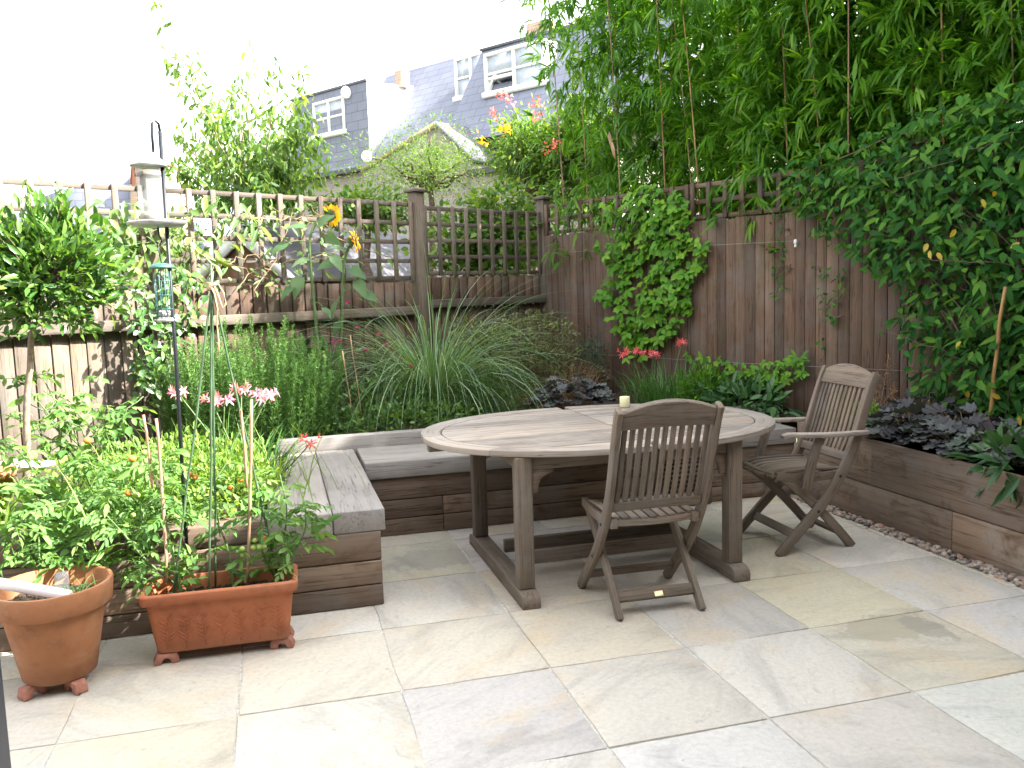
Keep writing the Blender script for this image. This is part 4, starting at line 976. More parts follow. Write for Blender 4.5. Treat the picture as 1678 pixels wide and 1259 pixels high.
# lavender / salvia cushion
lv2 = mound('catmint_cushion', 'soft fine-leaved green cushion with violet flower spikes before the arching grass', 'flowering plant', np.array((1.24, 2.08, .62)), (.38, .30, .30), 6000, .034, .006, L_FINE, T=T_DIA, up=.9, stemsn=60)
for px, py in ((772, 612), (832, 612), (765, 640), (790, 650), (845, 628), (742, 668), (812, 660)):
    m = MB(); c = on_y(px, py, 2.1); k = 40; t = rng.uniform(0, 1, k); a = rng.uniform(0, 2*PI, k); P_ = c+np.stack([np.cos(a)*.007, np.sin(a)*.007, t*.07-.035], 1); m.leaves(T_DIA, P_, np.stack([np.cos(a), np.sin(a), np.full(k, .6)], 1), unit(k), .014, .007); m.build('flower_spike', P_VIO, lv2)
mound('grassy_tuft', 'fine bright green tuft filling the foot of the arching grass', 'plant', np.array((.92, 2.15, .55)), (.28, .22, .2), 2000, .05, .008, L_PEREN, T=T_DIA, up=1.0, stemsn=20)
ab = mound('abelia_shrub', 'olive and bronze small-leaved shrub below the fence corner', 'shrub', np.array((1.62, 2.9, .82)), (.66, .42, .46), 7500, .040, .021, L_ABELIA, stemsn=60, up=.5, stemmat=DRY)
mound('bronze_froth', 'rusty pink haze of heuchera seed heads in the fence corner', 'flowering plant', np.array((2.06, 2.75, .66)), (.40, .30, .22), 4200, .016, .008, L_RUST, T=T_DIA, stemsn=90, stemmat=DRY, shell=.15)
mound('bronze_froth', 'tan haze of dry seed heads round the purple leaves at the bench edge', 'flowering plant', np.array((1.72, 2.02, .62)), (.40, .24, .17), 2600, .014, .007, L_RUST, T=T_DIA, stemsn=70, stemmat=DRY, shell=.2)
mound('hebe_shrub', 'dark blue-green upright hebe in front of the right fence near the corner', 'shrub', np.array((2.42, 3.05, .74)), (.17, .17, .34), 900, .035, .013, L_HEBE, stemsn=14, up=.8)
def heuchera(label, c, rad, n, L, mat, group='purple leaved heucheras in the beds'):
    p = plant('heuchera', label, 'plant', (c[0], c[1], .46), group); m = MB(); s = MB()
    a = rng.uniform(0, 2*PI, n); rr = np.sqrt(rng.uniform(.02, 1, n)); P_ = np.stack([c[0]+rad[0]*rr*np.cos(a), c[1]+rad[1]*rr*np.sin(a), c[2]+rad[2]*(1-rr**2*.75)*rng.uniform(.55, 1.1, n)], 1)
    D = np.stack([np.cos(a)*(.4+rr), np.sin(a)*(.4+rr), -.25*rr+rng.normal(size=n)*.2], 1)+rng.normal(size=(n, 3))*.25
    Nn = np.stack([np.cos(a)*rr*.6, np.sin(a)*rr*.6, np.ones(n)], 1)+rng.normal(size=(n, 3))*.25
    Ls = L*rng.uniform(.6, 1.15, n); m.leaves(T_LOBE, P_, D, Nn, Ls, Ls*1.05)
    stems(s, np.stack([c[0]+rng.normal(size=n)*.03, c[1]+rng.normal(size=n)*.03, np.full(n, .46)], 1), P_, .0022, .02)
    m.build('foliage', mat, p, smooth=True); s.build('stems', DRY, p); return p
heuchera('purple-grey heuchera behind the table beyond the cream candle', (1.84, 1.98, .58), (.32, .24, .22), 170, .10, L_HEUCH)
heuchera('purple heuchera leaves behind the leaning armchair by the wall top', (3.36, .02, .53), (.20, .26, .18), 80, .12, L_HEUCH)
heuchera('large grey-purple heuchera beneath the dark climber on the right wall', (3.40, -.40, .54), (.24, .30, .20), 110, .135, L_HEUCH)
heuchera('green-grey heuchera overhanging the wall at the right edge', (3.34, -.72, .54), (.20, .18, .16), 60, .13, L_HEUCHG)
heuchera('dark bronze heuchera close to the fence behind the armchair', (3.66, .22, .54), (.20, .24, .22), 80, .09, L_HEUCH)

# ---- nerines
def nerine(label, base, rad, nb_, heads, pmat, h, group='pink nerines', nfl=6):
    p = plant('nerine_clump', label, 'flowering plant', tuple(base), group); m = MB(); a = rng.uniform(0, 2*PI, nb_); rr = np.sqrt(rng.uniform(0, 1, nb_))
    bs = np.stack([base[0]+rad[0]*rr*np.cos(a), base[1]+rad[1]*rr*np.sin(a), np.full(nb_, base[2])], 1)
    blades(m, bs, a+rng.normal(size=nb_)*.6, h*rng.uniform(.6, 1.15, nb_), rng.uniform(R(62), R(88), nb_), rng.uniform(.1, 1.3, nb_), rng.uniform(.009, .015, nb_), 7); m.build('leaves', L_STRAP, p)
    for hd in heads:
        c = np.asarray(hd, float); s = MB(); fb_ = bs[rng.integers(nb_)]; s.tube(curve(fb_, c, .03, 8, (rng.uniform(-1, 1), 0, 0)), np.linspace(.005, .0035, 8), 5); s.build('flower_stem', STEM, p)
        f = MB(); 
        for k in range(nfl):
            az = 2*PI*k/nfl+rng.uniform(-.5, .5); ax = norm(np.array((math.cos(az), math.sin(az)-.35, rng.uniform(-.3, .8)))); fc = c+ax*rng.uniform(.022, .05)
            u = norm(np.cross(ax, UPV+.1)); v = np.cross(ax, u); pa = np.arange(6)*2*PI/6+rng.uniform(0, 1)
            D = np.cos(pa)[:, None]*u+np.sin(pa)[:, None]*v+ax*rng.uniform(.1, 1.3); f.leaves(T_LANCE, np.repeat(fc[None], 6, 0), D, np.repeat(ax[None], 6, 0), .040*rng.uniform(.75, 1.2, 6), .0105, r=rng.uniform(0, 1, 6))
            f.tube([c, fc], .0018, 4)
        f.build('flower_head', pmat, p)
    return p
nerine('clump of coral pink nerines below the bright creeper on the right fence', (2.78, 2.15, .5), (.36, .24), 260, [on_y(1022, 580, 2.2), on_y(1047, 577, 2.2), on_y(1071, 582, 2.15), on_y(1117, 562, 2.3)], P_CORAL, .40)
nerine('clump of pale pink nerines among the tomatoes at the left', (-.66, .55, .44), (.24, .2), 150, [at(292, 645, 4.9), at(345, 655, 4.8), at(368, 655, 4.75), at(396, 637, 4.9), at(427, 650, 4.8), at(441, 648, 4.9)], P_PINK, .42)
nerine('single deep pink nerine at the left end of the bench', (-.42, .62, .44), (.06, .05), 14, [at(508, 727, 4.7)], P_CORAL, .30, nfl=4)
mound('leafy_perennial', 'glossy green leafy perennial along the foot of the right fence', 'plant', np.array((3.12, 1.62, .56)), (.24, .52, .14), 520, .13, .045, L_HELL, stemsn=24, up=.15)
mound('leafy_perennial', 'light green tufted perennial right of the coral nerines', 'plant', np.array((3.02, 2.0, .6)), (.22, .26, .20), 1100, .06, .016, L_CREEPER, stemsn=30, up=.6)
mound('leafy_perennial', 'low light green plant on the wall top behind the armchair', 'plant', np.array((3.38, .50, .55)), (.17, .34, .10), 800, .045, .028, L_CREEPER, stemsn=14)
mound('leafy_perennial', 'dark whorled leaves hanging over the wall at the right edge', 'plant', np.array((3.24, -.95, .55)), (.20, .26, .12), 150, .15, .05, L_HELL, stemsn=14, up=-.1, cut=.42)
pd = plant('dried_flower_plume', 'dry reddish flower plumes against the fence behind the armchair back', 'flowering plant', (3.55, .62, .5))
m = MB(); s = MB()
for i in range(9):
    b0 = np.array((3.55+rng.normal()*.05, .60+rng.normal()*.08, .5)); e = b0+np.array((rng.normal()*.10, rng.normal()*.12, rng.uniform(.28, .52))); q = curve(b0, e, .03, 8, (0, rng.uniform(-1, 1), 0)); s.tube(q, .002, 4)
    k = 160; t = rng.uniform(.45, 1, k); P_ = np.stack([np.interp(t, np.linspace(0, 1, 8), q[:, c]) for c in range(3)], 1)+rng.normal(size=(k, 3))*np.array((.03, .03, .02))*(1.3-t)[:, None]; m.leaves(T_DIA, P_, unit(k)+UPV*.5, unit(k), .015, .006)
m.build('flower_plume', L_RUST, pd); s.build('stems', DRY, pd)

# ---- sunflowers
def sunflower(label, pts, leafpos, head, face, depthY, big=1.0):
    q = [on_y(px, py, depthY) for px, py in pts]; p = plant('sunflower', label, 'sunflower', tuple(q[0]), 'sunflowers by the trellis')
    P_ = catmull(q, 6); s = MB(); s.tube(P_, np.linspace(.014, .008, len(P_)), 7, cap=False)
    m = MB()
    for (px, py, dx, dy, L) in leafpos:
        tip0 = on_y(px, py, depthY-.02); j = int(np.argmin(np.abs(P_[:, 2]-tip0[2]-.02))); st = P_[j]; s.tube(curve(st, tip0, .02, 5), .0035, 4, cap=False)
        D = norm(RT*dx - UP*dy - FW*.25); m.leaves(T_HEART, tip0[None], D[None], (UPV*.7-FW*.6+rng.normal(size=3)*.25)[None], np.array([L*1.25]), np.array([L*.80]))
    s.build('stem', STEM, p, smooth=True); m.build('leaves', L_SUNF, p, smooth=True)
    c = on_y(*head, depthY); f = norm(np.array(face)); u = norm(np.cross(f, UPV)); v = np.cross(u, f)
    h_ = MB(); rot = np.stack([u, v, f], 1); h_.ball(c+f*.004, .042*big, 14, 8, (1, 1, .35), rot=rot); hd = h_.build('flower_head', SEEDHEAD, p, smooth=True)
    m = MB(); k = 30; a = np.arange(k)*2*PI/k+rng.normal(size=k)*.05; D = np.cos(a)[:, None]*u+np.sin(a)[:, None]*v+f*rng.uniform(.0, .45, (k, 1))
    m.leaves(T_PETAL, c+(D-f*.2)*.032*big, D, np.repeat(f[None], k, 0), .055*big*rng.uniform(.8, 1.15, k), .024*big); m.build('petals', P_YEL, hd)
    m = MB(); k = 20; a = rng.uniform(0, 2*PI, k); D = np.cos(a)[:, None]*u+np.sin(a)[:, None]*v-f*.4; m.leaves(T_LANCE, c-f*.008+D*.015, D, np.repeat(f[None], k, 0), .05*big, .02*big); m.build('sepals', L_SUNF, hd)
sunflower('tall sunflower with its flower turned away, left of the second one', [(522, 585), (517, 520), (510, 450), (508, 390), (524, 360), (540, 352)],
          [(520, 370, .6, -.4, .13), (500, 372, -.9, .0, .13), (535, 385, .8, .6, .12), (470, 400, -.8, .5, .13), (545, 420, .6, .8, .12), (492, 455, -.3, 1, .14), (530, 505, .6, .6, .09), (480, 470, -.7, .7, .12), (505, 425, -.8, .3, .12)], (543, 353), (.55, .75, .05), 2.38)
sunflower('sunflower with a yellow head seen side-on before the trellis post', [(556, 590), (560, 520), (562, 460), (566, 420), (574, 400), (580, 396)],
          [(575, 440, .8, .5, .12), (548, 430, -.9, .3, .12), (585, 460, .5, .9, .13), (552, 495, -.4, 1, .12), (600, 480, .8, .6, .10), (555, 530, -.3, .8, .09), (565, 410, -.8, -.2, .11)], (580, 396), (.80, -.30, .15), 2.42, 1.05)

# ---- bay tree
bc = at(80, 440, 4.7); bt = at(36, 700, 4.8); bt[2] = .44
p = plant('bay_tree', 'clipped ball-headed bay tree on a thin trunk at the left edge', 'tree', tuple(bt))
m = MB(); q = jig(curve(bt, bc+np.array((-.07, 0, -.1)), .02, 9, (-1, 0, 0)), .006); m.tube(q, np.linspace(.021, .014, 9), 8); tk = m.build('trunk', BARKPALE, p, smooth=True)
m = MB(); s = MB()
d = unit(190); tips = bc+d*np.array((.34, .32, .33))*rng.uniform(.6, 1.22, (190, 1)); stems(s, np.repeat((bc+np.array((-.05, 0, -.08)))[None], 190, 0), tips, .005)
for tp, dd in zip(tips, d):
    k = 16; t = rng.uniform(.55, 1.12, k)[:, None]; P_ = bc+(tp-bc)*t+rng.normal(size=(k, 3))*.028; D = dd*.9+unit(k)*.8+UPV*.55; m.leaves(T_OVAL, P_, D, unit(k)*.7+UPV*.7+dd*.4, .085*rng.uniform(.65, 1.15, k), .029)
m.build('crown', L_BAY, p); s.build('branches', BARK, p)

# ---- climbers
def climber(name, label, cat, off, A, n2, poly, n, L, Wd, mat, T=T_OVAL, group3=0, hang=.6, spread=.05, stemn=10, stemmat=None, out=.5, extra=None, stemrad=.004):
    px = sample_poly(poly, n); P_ = np.array([on_line(x, y, A, n2, off) for x, y in px]); n3 = np.array((n2[0], n2[1], 0.0)); tdir = np.array((-n2[1], n2[0], 0.0))
    P_ += n3*np.abs(rng.normal(size=n))[:, None]*spread
    lo = P_[P_[:, 2].argmin()]; p = plant(name, label, cat, tuple(lo)); m = MB()
    if group3:
        PP, DD, NN = [], [], []
        D0 = -UPV*hang+tdir*rng.normal(size=(n, 1))*.7+n3*out+rng.normal(size=(n, 3))*.2; D0 = norm(D0); N0 = n3*.9+UPV*.5+rng.normal(size=(n, 3))*.3; S0 = norm(np.cross(N0, D0))
        for k in range(group3):
            f = (k-(group3-1)/2); ang = f*(1.15 if group3 == 3 else .8)
            PP.append(P_+D0*.012); DD.append(D0*math.cos(ang)+S0*math.sin(ang)); NN.append(N0)
        PP, DD, NN = map(np.concatenate, (PP, DD, NN)); k = len(PP); rr = np.tile(rng.uniform(0, 1, n), group3)+rng.normal(size=k)*.08
        m.leaves(T, PP, DD, NN, L*np.tile(rng.uniform(.6, 1.2, n), group3), Wd*np.tile(rng.uniform(.7, 1.2, n), group3), r=rr)
    else:
        D0 = -UPV*hang+tdir*rng.normal(size=(n, 1))*.8+n3*out+rng.normal(size=(n, 3))*.25; m.leaves(T, P_, D0, n3*.8+UPV*.6+rng.normal(size=(n, 3))*.35, L*rng.uniform(.4, 1.25, n), Wd*rng.uniform(.55, 1.25, n))
    m.build('foliage', mat, p); s = MB()
    for i in range(stemn):
        a, e = P_[rng.integers(n)], P_[rng.integers(n)]
        if a[2] > e[2]: a, e = e, a
        s.tube(jig(curve(a-n3*.015, e-n3*.015, rng.uniform(-.1, .1), 10, tdir), .012), np.linspace(stemrad, stemrad*.5, 10), 5, cap=False)
    s.build('stems', stemmat or BARK, p)['kind'] = 'stuff'; return p, P_
climber('creeper', 'bright green creeper climbing the right fence from the nerines to the trellis', 'climbing plant', .05, CN, nr,
        [(1068, 350), (1115, 330), (1130, 385), (1165, 398), (1150, 440), (1130, 460), (1138, 510), (1105, 545), (1080, 560), (1060, 600), (1035, 575), (1000, 530), (1010, 500), (980, 490), (985, 460), (1010, 470), (990, 430), (985, 400), (1015, 385), (1040, 395), (1050, 420), (1040, 500), (1055, 505), (1050, 400)], 400, .076, .052, L_CREEPER, group3=3, spread=.045, stemn=14)
climber('creeper', 'sparse creeper sprays wandering over the trellis left of the bamboo', 'climbing plant', .05, CN, nr, [(1000, 330), (1060, 300), (1130, 320), (1140, 370), (1080, 370), (1010, 400)], 120, .07, .05, L_CREEPER, group3=3, spread=.05, stemn=5)
climber('climbing_stem', 'thin leafy shoots trailing along the lower fence wire', 'climbing plant', .05, CN, nr, [(1120, 575), (1225, 595), (1330, 575), (1330, 615), (1235, 645), (1160, 620)], 110, .06, .03, L_CREEPER, group3=3, spread=.04, stemn=4)
climber('climbing_stem', 'thin faint shoots scrambling up the middle of the right fence', 'climbing plant', .03, CN, nr, [(1262, 350), (1285, 350), (1290, 450), (1282, 510), (1268, 480)], 50, .045, .018, L_DARK, spread=.02, stemn=4)
climber('climbing_stem', 'thin faint shoots on the fence boards above the armchair', 'climbing plant', .03, CN, nr, [(1330, 430), (1400, 440), (1390, 480), (1360, 560), (1345, 600), (1350, 500)], 46, .06, .022, L_DARK, spread=.02, stemn=5)

# ---- large dark climber on the right fence
climber('wall_climber', 'big dark green climber smothering the right end of the fence', 'climbing plant', .06, CN, nr,
        [(1290, 270), (1330, 250), (1420, 215), (1520, 190), (1700, 130), (1800, 100), (1820, 740), (1700, 705), (1610, 690), (1520, 645), (1500, 600), (1560, 590), (1490, 560), (1480, 520), (1500, 480), (1455, 455), (1400, 415), (1350, 395), (1330, 340), (1290, 320)], 3300, .095, .04, L_DARK, spread=.13, stemn=22, out=.6)
p, _ = climber('wall_climber', 'leafy shoots of a second dark climber standing out from the right fence', 'climbing plant', .14, CN, nr,
        [(1370, 290), (1450, 260), (1560, 240), (1720, 200), (1800, 700), (1690, 690), (1600, 660), (1570, 560), (1620, 500), (1560, 440), (1500, 430), (1420, 380), (1360, 330)], 900, .12, .038, L_DARK, spread=.15, stemn=16, T=T_LANCE, out=.5)
m = MB(); px = sample_poly([(1490, 330), (1678, 300), (1678, 700), (1560, 640)], 11); P_ = np.array([on_line(x, y, CN, nr, .42) for x, y in px]); m.leaves(T_OVAL, P_, -UPV+rng.normal(size=(11, 3))*.5, np.array((nr[0], nr[1], .3))+rng.normal(size=(11, 3))*.4, .06, .035); m.build('yellowing_leaves', L_YELLOW, p)
m = MB(); a, e = on_line(1622, 700, CN, nr, .40), on_line(1648, 470, CN, nr, .40); n = 9; rad = np.full(n, .011); rad[2] = rad[5] = .0135; m.tube(jig(curve(a, e, .012, n, (0, 1, 0)), .003), rad, 8)
tag(m.build('garden_cane', CANEORANGE, smooth=True), 'orange-brown cane standing upright in the dark climber at the right', 'cane')
m = MB(); a, e = on_line(1590, 590, CN, nr, .10), on_line(1530, 490, CN, nr, .10); m.tube(curve(a, e, 0, 5), .006, 6); tag(m.build('garden_cane', CANEBROWN), 'thin brown stick slanting across the right fence below the climber', 'cane')

# ---- bamboo behind the right fence
p = plant('bamboo_hedge', 'dense tall hedge of bamboo with orange culms leaning over the right fence', 'bamboo', (*fr(2.5, -.6), 0))
m = MB(); ncul = 0
PB, DB, NB_ = [], [], []
culms = [(.30, .12), (.55, .2), (.8, .35), (1.05, .15), (1.25, .5), (1.55, .18), (1.75, .4), (2.0, .15), (2.25, .25), (2.5, .5), (2.8, .2), (3.1, .3), (3.3, .15), (3.7, .4), (4.0, .2), (4.4, .35), (4.8, .2), (5.3, .3)]
for k in range(205):
    if k < len(culms): u, o = culms[k]
    else: u, o = rng.uniform(.35, 5.6), rng.uniform(.15, 1.7)
    b0 = np.array((*fr(u, -o), 0)); hgt = rng.uniform(4.6, 6.4)
    lean = nr*rng.uniform(-.1, .75)*(.4+o*.5) - dr*rng.uniform(-.15, .35)*(1.3 if u < 1.2 else .6)
    n = 22; t = np.linspace(0, 1, n); q = b0+np.stack([lean[0]*t**1.8*1.1, lean[1]*t**1.8*1.1, hgt*(t-.06*t**3)], 1)
    if k < 18:
        c = MB(); rad = np.interp(t, [0, 1], [.0095, .003]); rad[::3] *= 1.12; c.tube(q, rad, 7); c.build('culm', CANEORANGE if k % 3 else CANEBROWN, p, smooth=True)
    zmin = 1.75 if o > .3 else 2.0
    for z in np.arange(zmin+rng.uniform(0, .12), hgt*.99, .12):
        tt = z/hgt; a0 = np.array([np.interp(tt, t, q[:, i]) for i in range(3)]); az = rng.uniform(0, 2*PI); Lb = rng.uniform(.25, .62)*(1-.4*tt)
        hd = norm(np.array((math.cos(az)+nr[0]*.5, math.sin(az)+nr[1]*.5, 0))); kk = int(rng.uniform(2, 4))*6; s_ = np.repeat(rng.uniform(.35, 1.0, kk//6), 6)
        pos = a0+hd*(Lb*s_)[:, None]*.95+UPV*(Lb*(s_*.75-s_**2*.85))[:, None]+np.repeat(rng.normal(size=(kk//6, 3))*.05, 6, 0)+rng.normal(size=(kk, 3))*.012
        PB.append(pos); DB.append(np.repeat(hd*.7-UPV*rng.uniform(.0, .9, (kk//6, 1))+rng.normal(size=(kk//6, 3))*.35, 6, 0)+rng.normal(size=(kk, 3))*.30); NB_.append(UPV*.9+hd*.5+rng.normal(size=(kk, 3))*.3)
PB = np.concatenate(PB); DB = np.concatenate(DB); NB_ = np.concatenate(NB_); k = len(PB)
m.leaves(T_LANCE, PB, DB, NB_, rng.uniform(.10, .22, k), rng.uniform(.016, .027, k), r=np.clip(rng.normal(.45, .25, k), 0, 1)); m.build('foliage', L_BAMBOO, p)
m = MB(); 
for (px, py) in ((998, 215), (1003, 232)):
    c = on_line(px, py, CN, nr, .25); m.leaves(T_LANCE, c[None], np.array([[.1, 0, -1.]]), np.array([[-.7, -.7, .2]]), .16, .035)
m.build('dry_sheath', CANEBROWN, p)
# dark evergreens behind the bamboo and beyond the fence
def tree(name, label, cat, base, hgt, crown, rad, n, L, Wd, mat, T=T_OVAL, trunk=.06, lobes=9, seed=0, bark=BARK, shell=.3, group=None):
    p = plant(name, label, cat, base, group); base = np.asarray(base, float); crown = np.asarray(crown, float); rad = np.asarray(rad, float)
    m = MB(); m.tube(jig(curve(base, crown, .05, 9, (1, 0, 0)), .03), np.linspace(trunk, trunk*.5, 9), 8); br = MB(); f = MB()
    d = unit(lobes); d[:, 2] = d[:, 2]*.8+.1
    for i in range(lobes):
        c = crown+d[i]*rad*rng.uniform(.35, .8); br.tube(jig(curve(crown-UPV*rad[2]*.4, c, .06, 6), .03), np.linspace(trunk*.45, trunk*.12, 6), 5)
        clump_leaves(f, c, rad*rng.uniform(.38, .62), n//lobes, L, Wd, T, up=-.1, shell=shell)
    m.build('trunk', bark, p, smooth=True); f.build('crown', mat, p); br.build('branches', bark, p); return p
tree('evergreen_tree', 'dark evergreen tree showing between the bamboo stems', 'tree', (*fr(1.4, -2.4), 0), 5, (*fr(1.4, -2.4), 3.3), (1.4, 1.5, 2.0), 5200, .17, .085, L_BACK, lobes=14)
tree('evergreen_tree', 'dark broad-leaved evergreen behind the climber at the top right', 'tree', (*fr(3.4, -2.2), 0), 5, (*fr(3.4, -2.2), 3.4), (1.5, 1.6, 2.1), 5600, .17, .085, L_BACK, lobes=14)
tree('evergreen_tree', 'dark evergreen at the far right edge above the fence', 'tree', (*fr(5.2, -2.0), 0), 5, (*fr(5.2, -2.0), 3.3), (1.5, 1.5, 2.1), 4600, .17, .085, L_BACK, lobes=14)

# ---- shrubs beyond the corner
c0 = at(868, 285, 10.2); tree('flowering_shrub', 'tall bright shrub with pink and orange flowers beyond the fence corner', 'shrub', (c0[0], c0[1], 0), 4, c0, (.72, .6, .85), 5200, .075, .034, L_SHRUB, lobes=14)
fs = bpy.data.objects['flowering_shrub']
def flowerbunch(parent, px, py, z, n, L, mat, sp):
    c = at(px, py, z); m = MB(); P_ = c+rng.normal(size=(n, 3))*sp; m.leaves(T_PETAL, P_, unit(n), unit(n), L, L*.6); m.build('flower_cluster', mat, parent)['kind'] = 'stuff'
for px, py, mt in ((822, 158, P_CORAL), (833, 166, P_PINK), (811, 186, P_CORAL), (880, 172, P_CORAL), (882, 186, P_CORAL), (910, 236, P_CORAL), (900, 243, P_CORAL), (831, 211, P_YEL), (826, 212, P_YEL), (790, 226, P_YEL)): flowerbunch(fs, px, py, 9.7, 16, .05, mt, .035)
c0 = at(700, 280, 10.0); tree('feathery_shrub', 'feathery light green shrub behind the fence post in front of the brick wall', 'shrub', (c0[0], c0[1], 0), 4, c0, (.98, .5, .58), 6500, .05, .013, L_SHRUB, T=T_DIA, lobes=16, shell=.1)
c0 = at(800, 395, 9.2); tree('leafy_shrub', 'broad-leaved green shrub seen through the right trellis panel', 'shrub', (c0[0], c0[1], 0), 3, c0, (.85, .5, .55), 3000, .10, .06, L_SHRUB, lobes=14)
c0 = at(600, 350, 8.9); tree('leafy_shrub', 'pale leafy shrub seen through the trellis beside the shed roof', 'shrub', (c0[0], c0[1], 0), 3, c0, (.75, .3, .26), 1500, .08, .04, L_SHRUB, lobes=9)
c0 = at(965, 260, 10.0); tree('leafy_shrub', 'yellow-green backlit shrub under the left edge of the bamboo', 'shrub', (c0[0], c0[1], 0), 3, c0, (.5, .5, .7), 2600, .09, .045, L_SHRUB, lobes=12)

# ---- young tree behind the left trellis
p = plant('young_tree', 'loose young tree with long upright shoots behind the left trellis', 'tree', (*at(415, 500, 8.6)[:2], 0))
tz = 8.6; top0 = at(412, 330, tz); m = MB(); m.tube(jig(curve(np.array((top0[0], top0[1], 0)), top0, .04, 8, (1, 0, 0)), .01), np.linspace(.05, .03, 8), 8); m.build('trunk', BARKPALE, p, smooth=True)
br = MB(); f = MB()
shoots = [(262, 5, .5), (285, 95, .9), (322, 110, 1), (340, 180, 1), (385, 130, .6), (400, 62, .3), (372, 150, .8), (450, 110, .9), (430, 180, 1), (502, 118, 1.1), (492, 175, 1.1), (525, 225, 1.1), (290, 215, .8), (275, 260, 1), (300, 280, 1.1), (345, 250, 1.2), (400, 210, 1.3), (390, 270, 1.3), (460, 220, 1.2), (470, 280, 1.3), (530, 270, 1.0), (430, 300, 1.3), (360, 305, 1.2), (320, 240, 1), (500, 300, 1), (420, 240, 1.3), (365, 200, 1.1), (445, 260, 1.2), (480, 200, 1), (515, 190, .9)]
for px, py, dens in shoots:
    e = at(px, py, tz+rng.uniform(-.6, .6)); q = jig(curve(top0+rng.normal(size=3)*.05, e, .10, 9, (0, 0, -1)), .015); br.tube(q, np.linspace(.014, .003, 9), 5, cap=False)
    k = int(118*dens); t = rng.uniform(.38, 1.02, k); P_ = np.stack([np.interp(t, np.linspace(0, 1, 9), q[:, c]) for c in range(3)], 1)+rng.normal(size=(k, 3))*(.05+.10*(1-t))[:, None]
    f.leaves(T_OVAL, P_, -UPV*.75+unit(k)*.7, unit(k)+UPV*.3, rng.uniform(.07, .125, k), rng.uniform(.03, .045, k))
f.build('crown', L_TREE, p); br.build('branches', BARKPALE, p)

# ---- climbers on the left trellis
climber('trellis_climber', 'long-leaved climber hanging over the left trellis behind the bird feeder', 'climbing plant', .07, CN, nb,
        [(125, 345), (200, 320), (245, 335), (300, 330), (330, 310), (420, 335), (430, 380), (350, 400), (340, 440), (290, 470), (250, 445), (225, 460), (190, 420), (140, 400)], 130, .15, .05, L_VINE, hang=1.0, spread=.06, stemn=14, T=T_OVAL, stemmat=STEM)
climber('trellis_climber', 'thin yellow-leaved vine strung along the middle of the trellis', 'climbing plant', .06, CN, nb,
        [(330, 370), (430, 330), (560, 335), (660, 400), (640, 450), (560, 420), (500, 470), (420, 490), (330, 480), (300, 430)], 170, .075, .034, L_VINE, spread=.06, stemn=12, stemmat=DRY)
climber('rambling_rose', 'dark leafy rambling rose on the fence below the nut feeder', 'climbing plant', .12, CN, nb,
        [(195, 520), (235, 480), (290, 440), (335, 470), (320, 530), (285, 560), (280, 640), (250, 665), (215, 640), (215, 570)], 300, .075, .042, L_BAY, spread=.12, stemn=18, stemmat=STEM)
climber('trellis_climber', 'bluish leafy shoots in the left trellis beside the bay ball', 'climbing plant', .05, CN, nb, [(100, 340), (140, 330), (230, 420), (240, 520), (190, 500), (170, 430)], 80, .08, .042, L_VINE, spread=.08, stemn=8, stemmat=STEM)

# ---- tomatoes and the crowded left bed
def compound(m, P_, D, L, W_, r=None, pairs=3):
    """pinnate leaves with drooping leaflets"""
    n = len(P_); D = norm(D); side = norm(np.cross(D, UPV+rng.normal(size=(n, 3))*.35)); nn = norm(np.cross(side, D))
    L = np.broadcast_to(L, (n,)); rr = rng.uniform(0, 1, n) if r is None else r
    for t, sg in [(1.0, 0)]+[(.30+.26*k, s) for k in range(pairs) for s in (-1, 1)]:
        pos = P_+D*(L*t)[:, None]-UPV*(L*.38*t*t)[:, None]; dd = D*(.55 if sg else 1.0)+side*sg*.85-UPV*(.25+.45*t)+rng.normal(size=(n, 3))*.22
        m.leaves(T_OVAL, pos, dd, nn+rng.normal(size=(n, 3))*.35, L*(.42 if sg else .52)*rng.uniform(.8, 1.2, n), L*W_*rng.uniform(.8, 1.2, n), r=np.clip(rr+rng.normal(size=n)*.12, 0, 1))
    for i in range(n): m.tube([P_[i], P_[i]+D[i]*L[i]*.55-UPV*L[i]*.1, P_[i]+D[i]*L[i]-UPV*L[i]*.38], .0016, 3, r=.9, cap=False)
def tomato(label, vines, nleaf, L, fruit, loc):
    p = plant('tomato_plant', label, 'tomato plant', loc); s = MB(); m = MB()
    for v in vines:
        q = catmull(v, 6); s.tube(q, np.linspace(.006, .003, len(q)), 6, cap=False); k = nleaf; j = rng.integers(int(len(q)*.15), len(q), k); az = rng.uniform(0, 2*PI, k)
        D = np.stack([np.cos(az), np.sin(az), rng.uniform(-.1, .75, k)], 1); compound(m, q[j]+rng.normal(size=(k, 3))*.012, D, rng.uniform(.65, 1.25, k)*L, .21)
    for c, rad, mt in fruit:
        f = MB(); f.ball(c, rad, 12, 8, (1, 1, .93)); f.build('tomato', mt, p, smooth=True)
    m.build('foliage', L_TOMATO, p); s.build('vine', STEM, p, smooth=True); return p
def fruits(lst, Y):
    return [(on_y(px, py, Y), rd, TOMRED if c else TOMGREEN) for px, py, rd, c in lst]
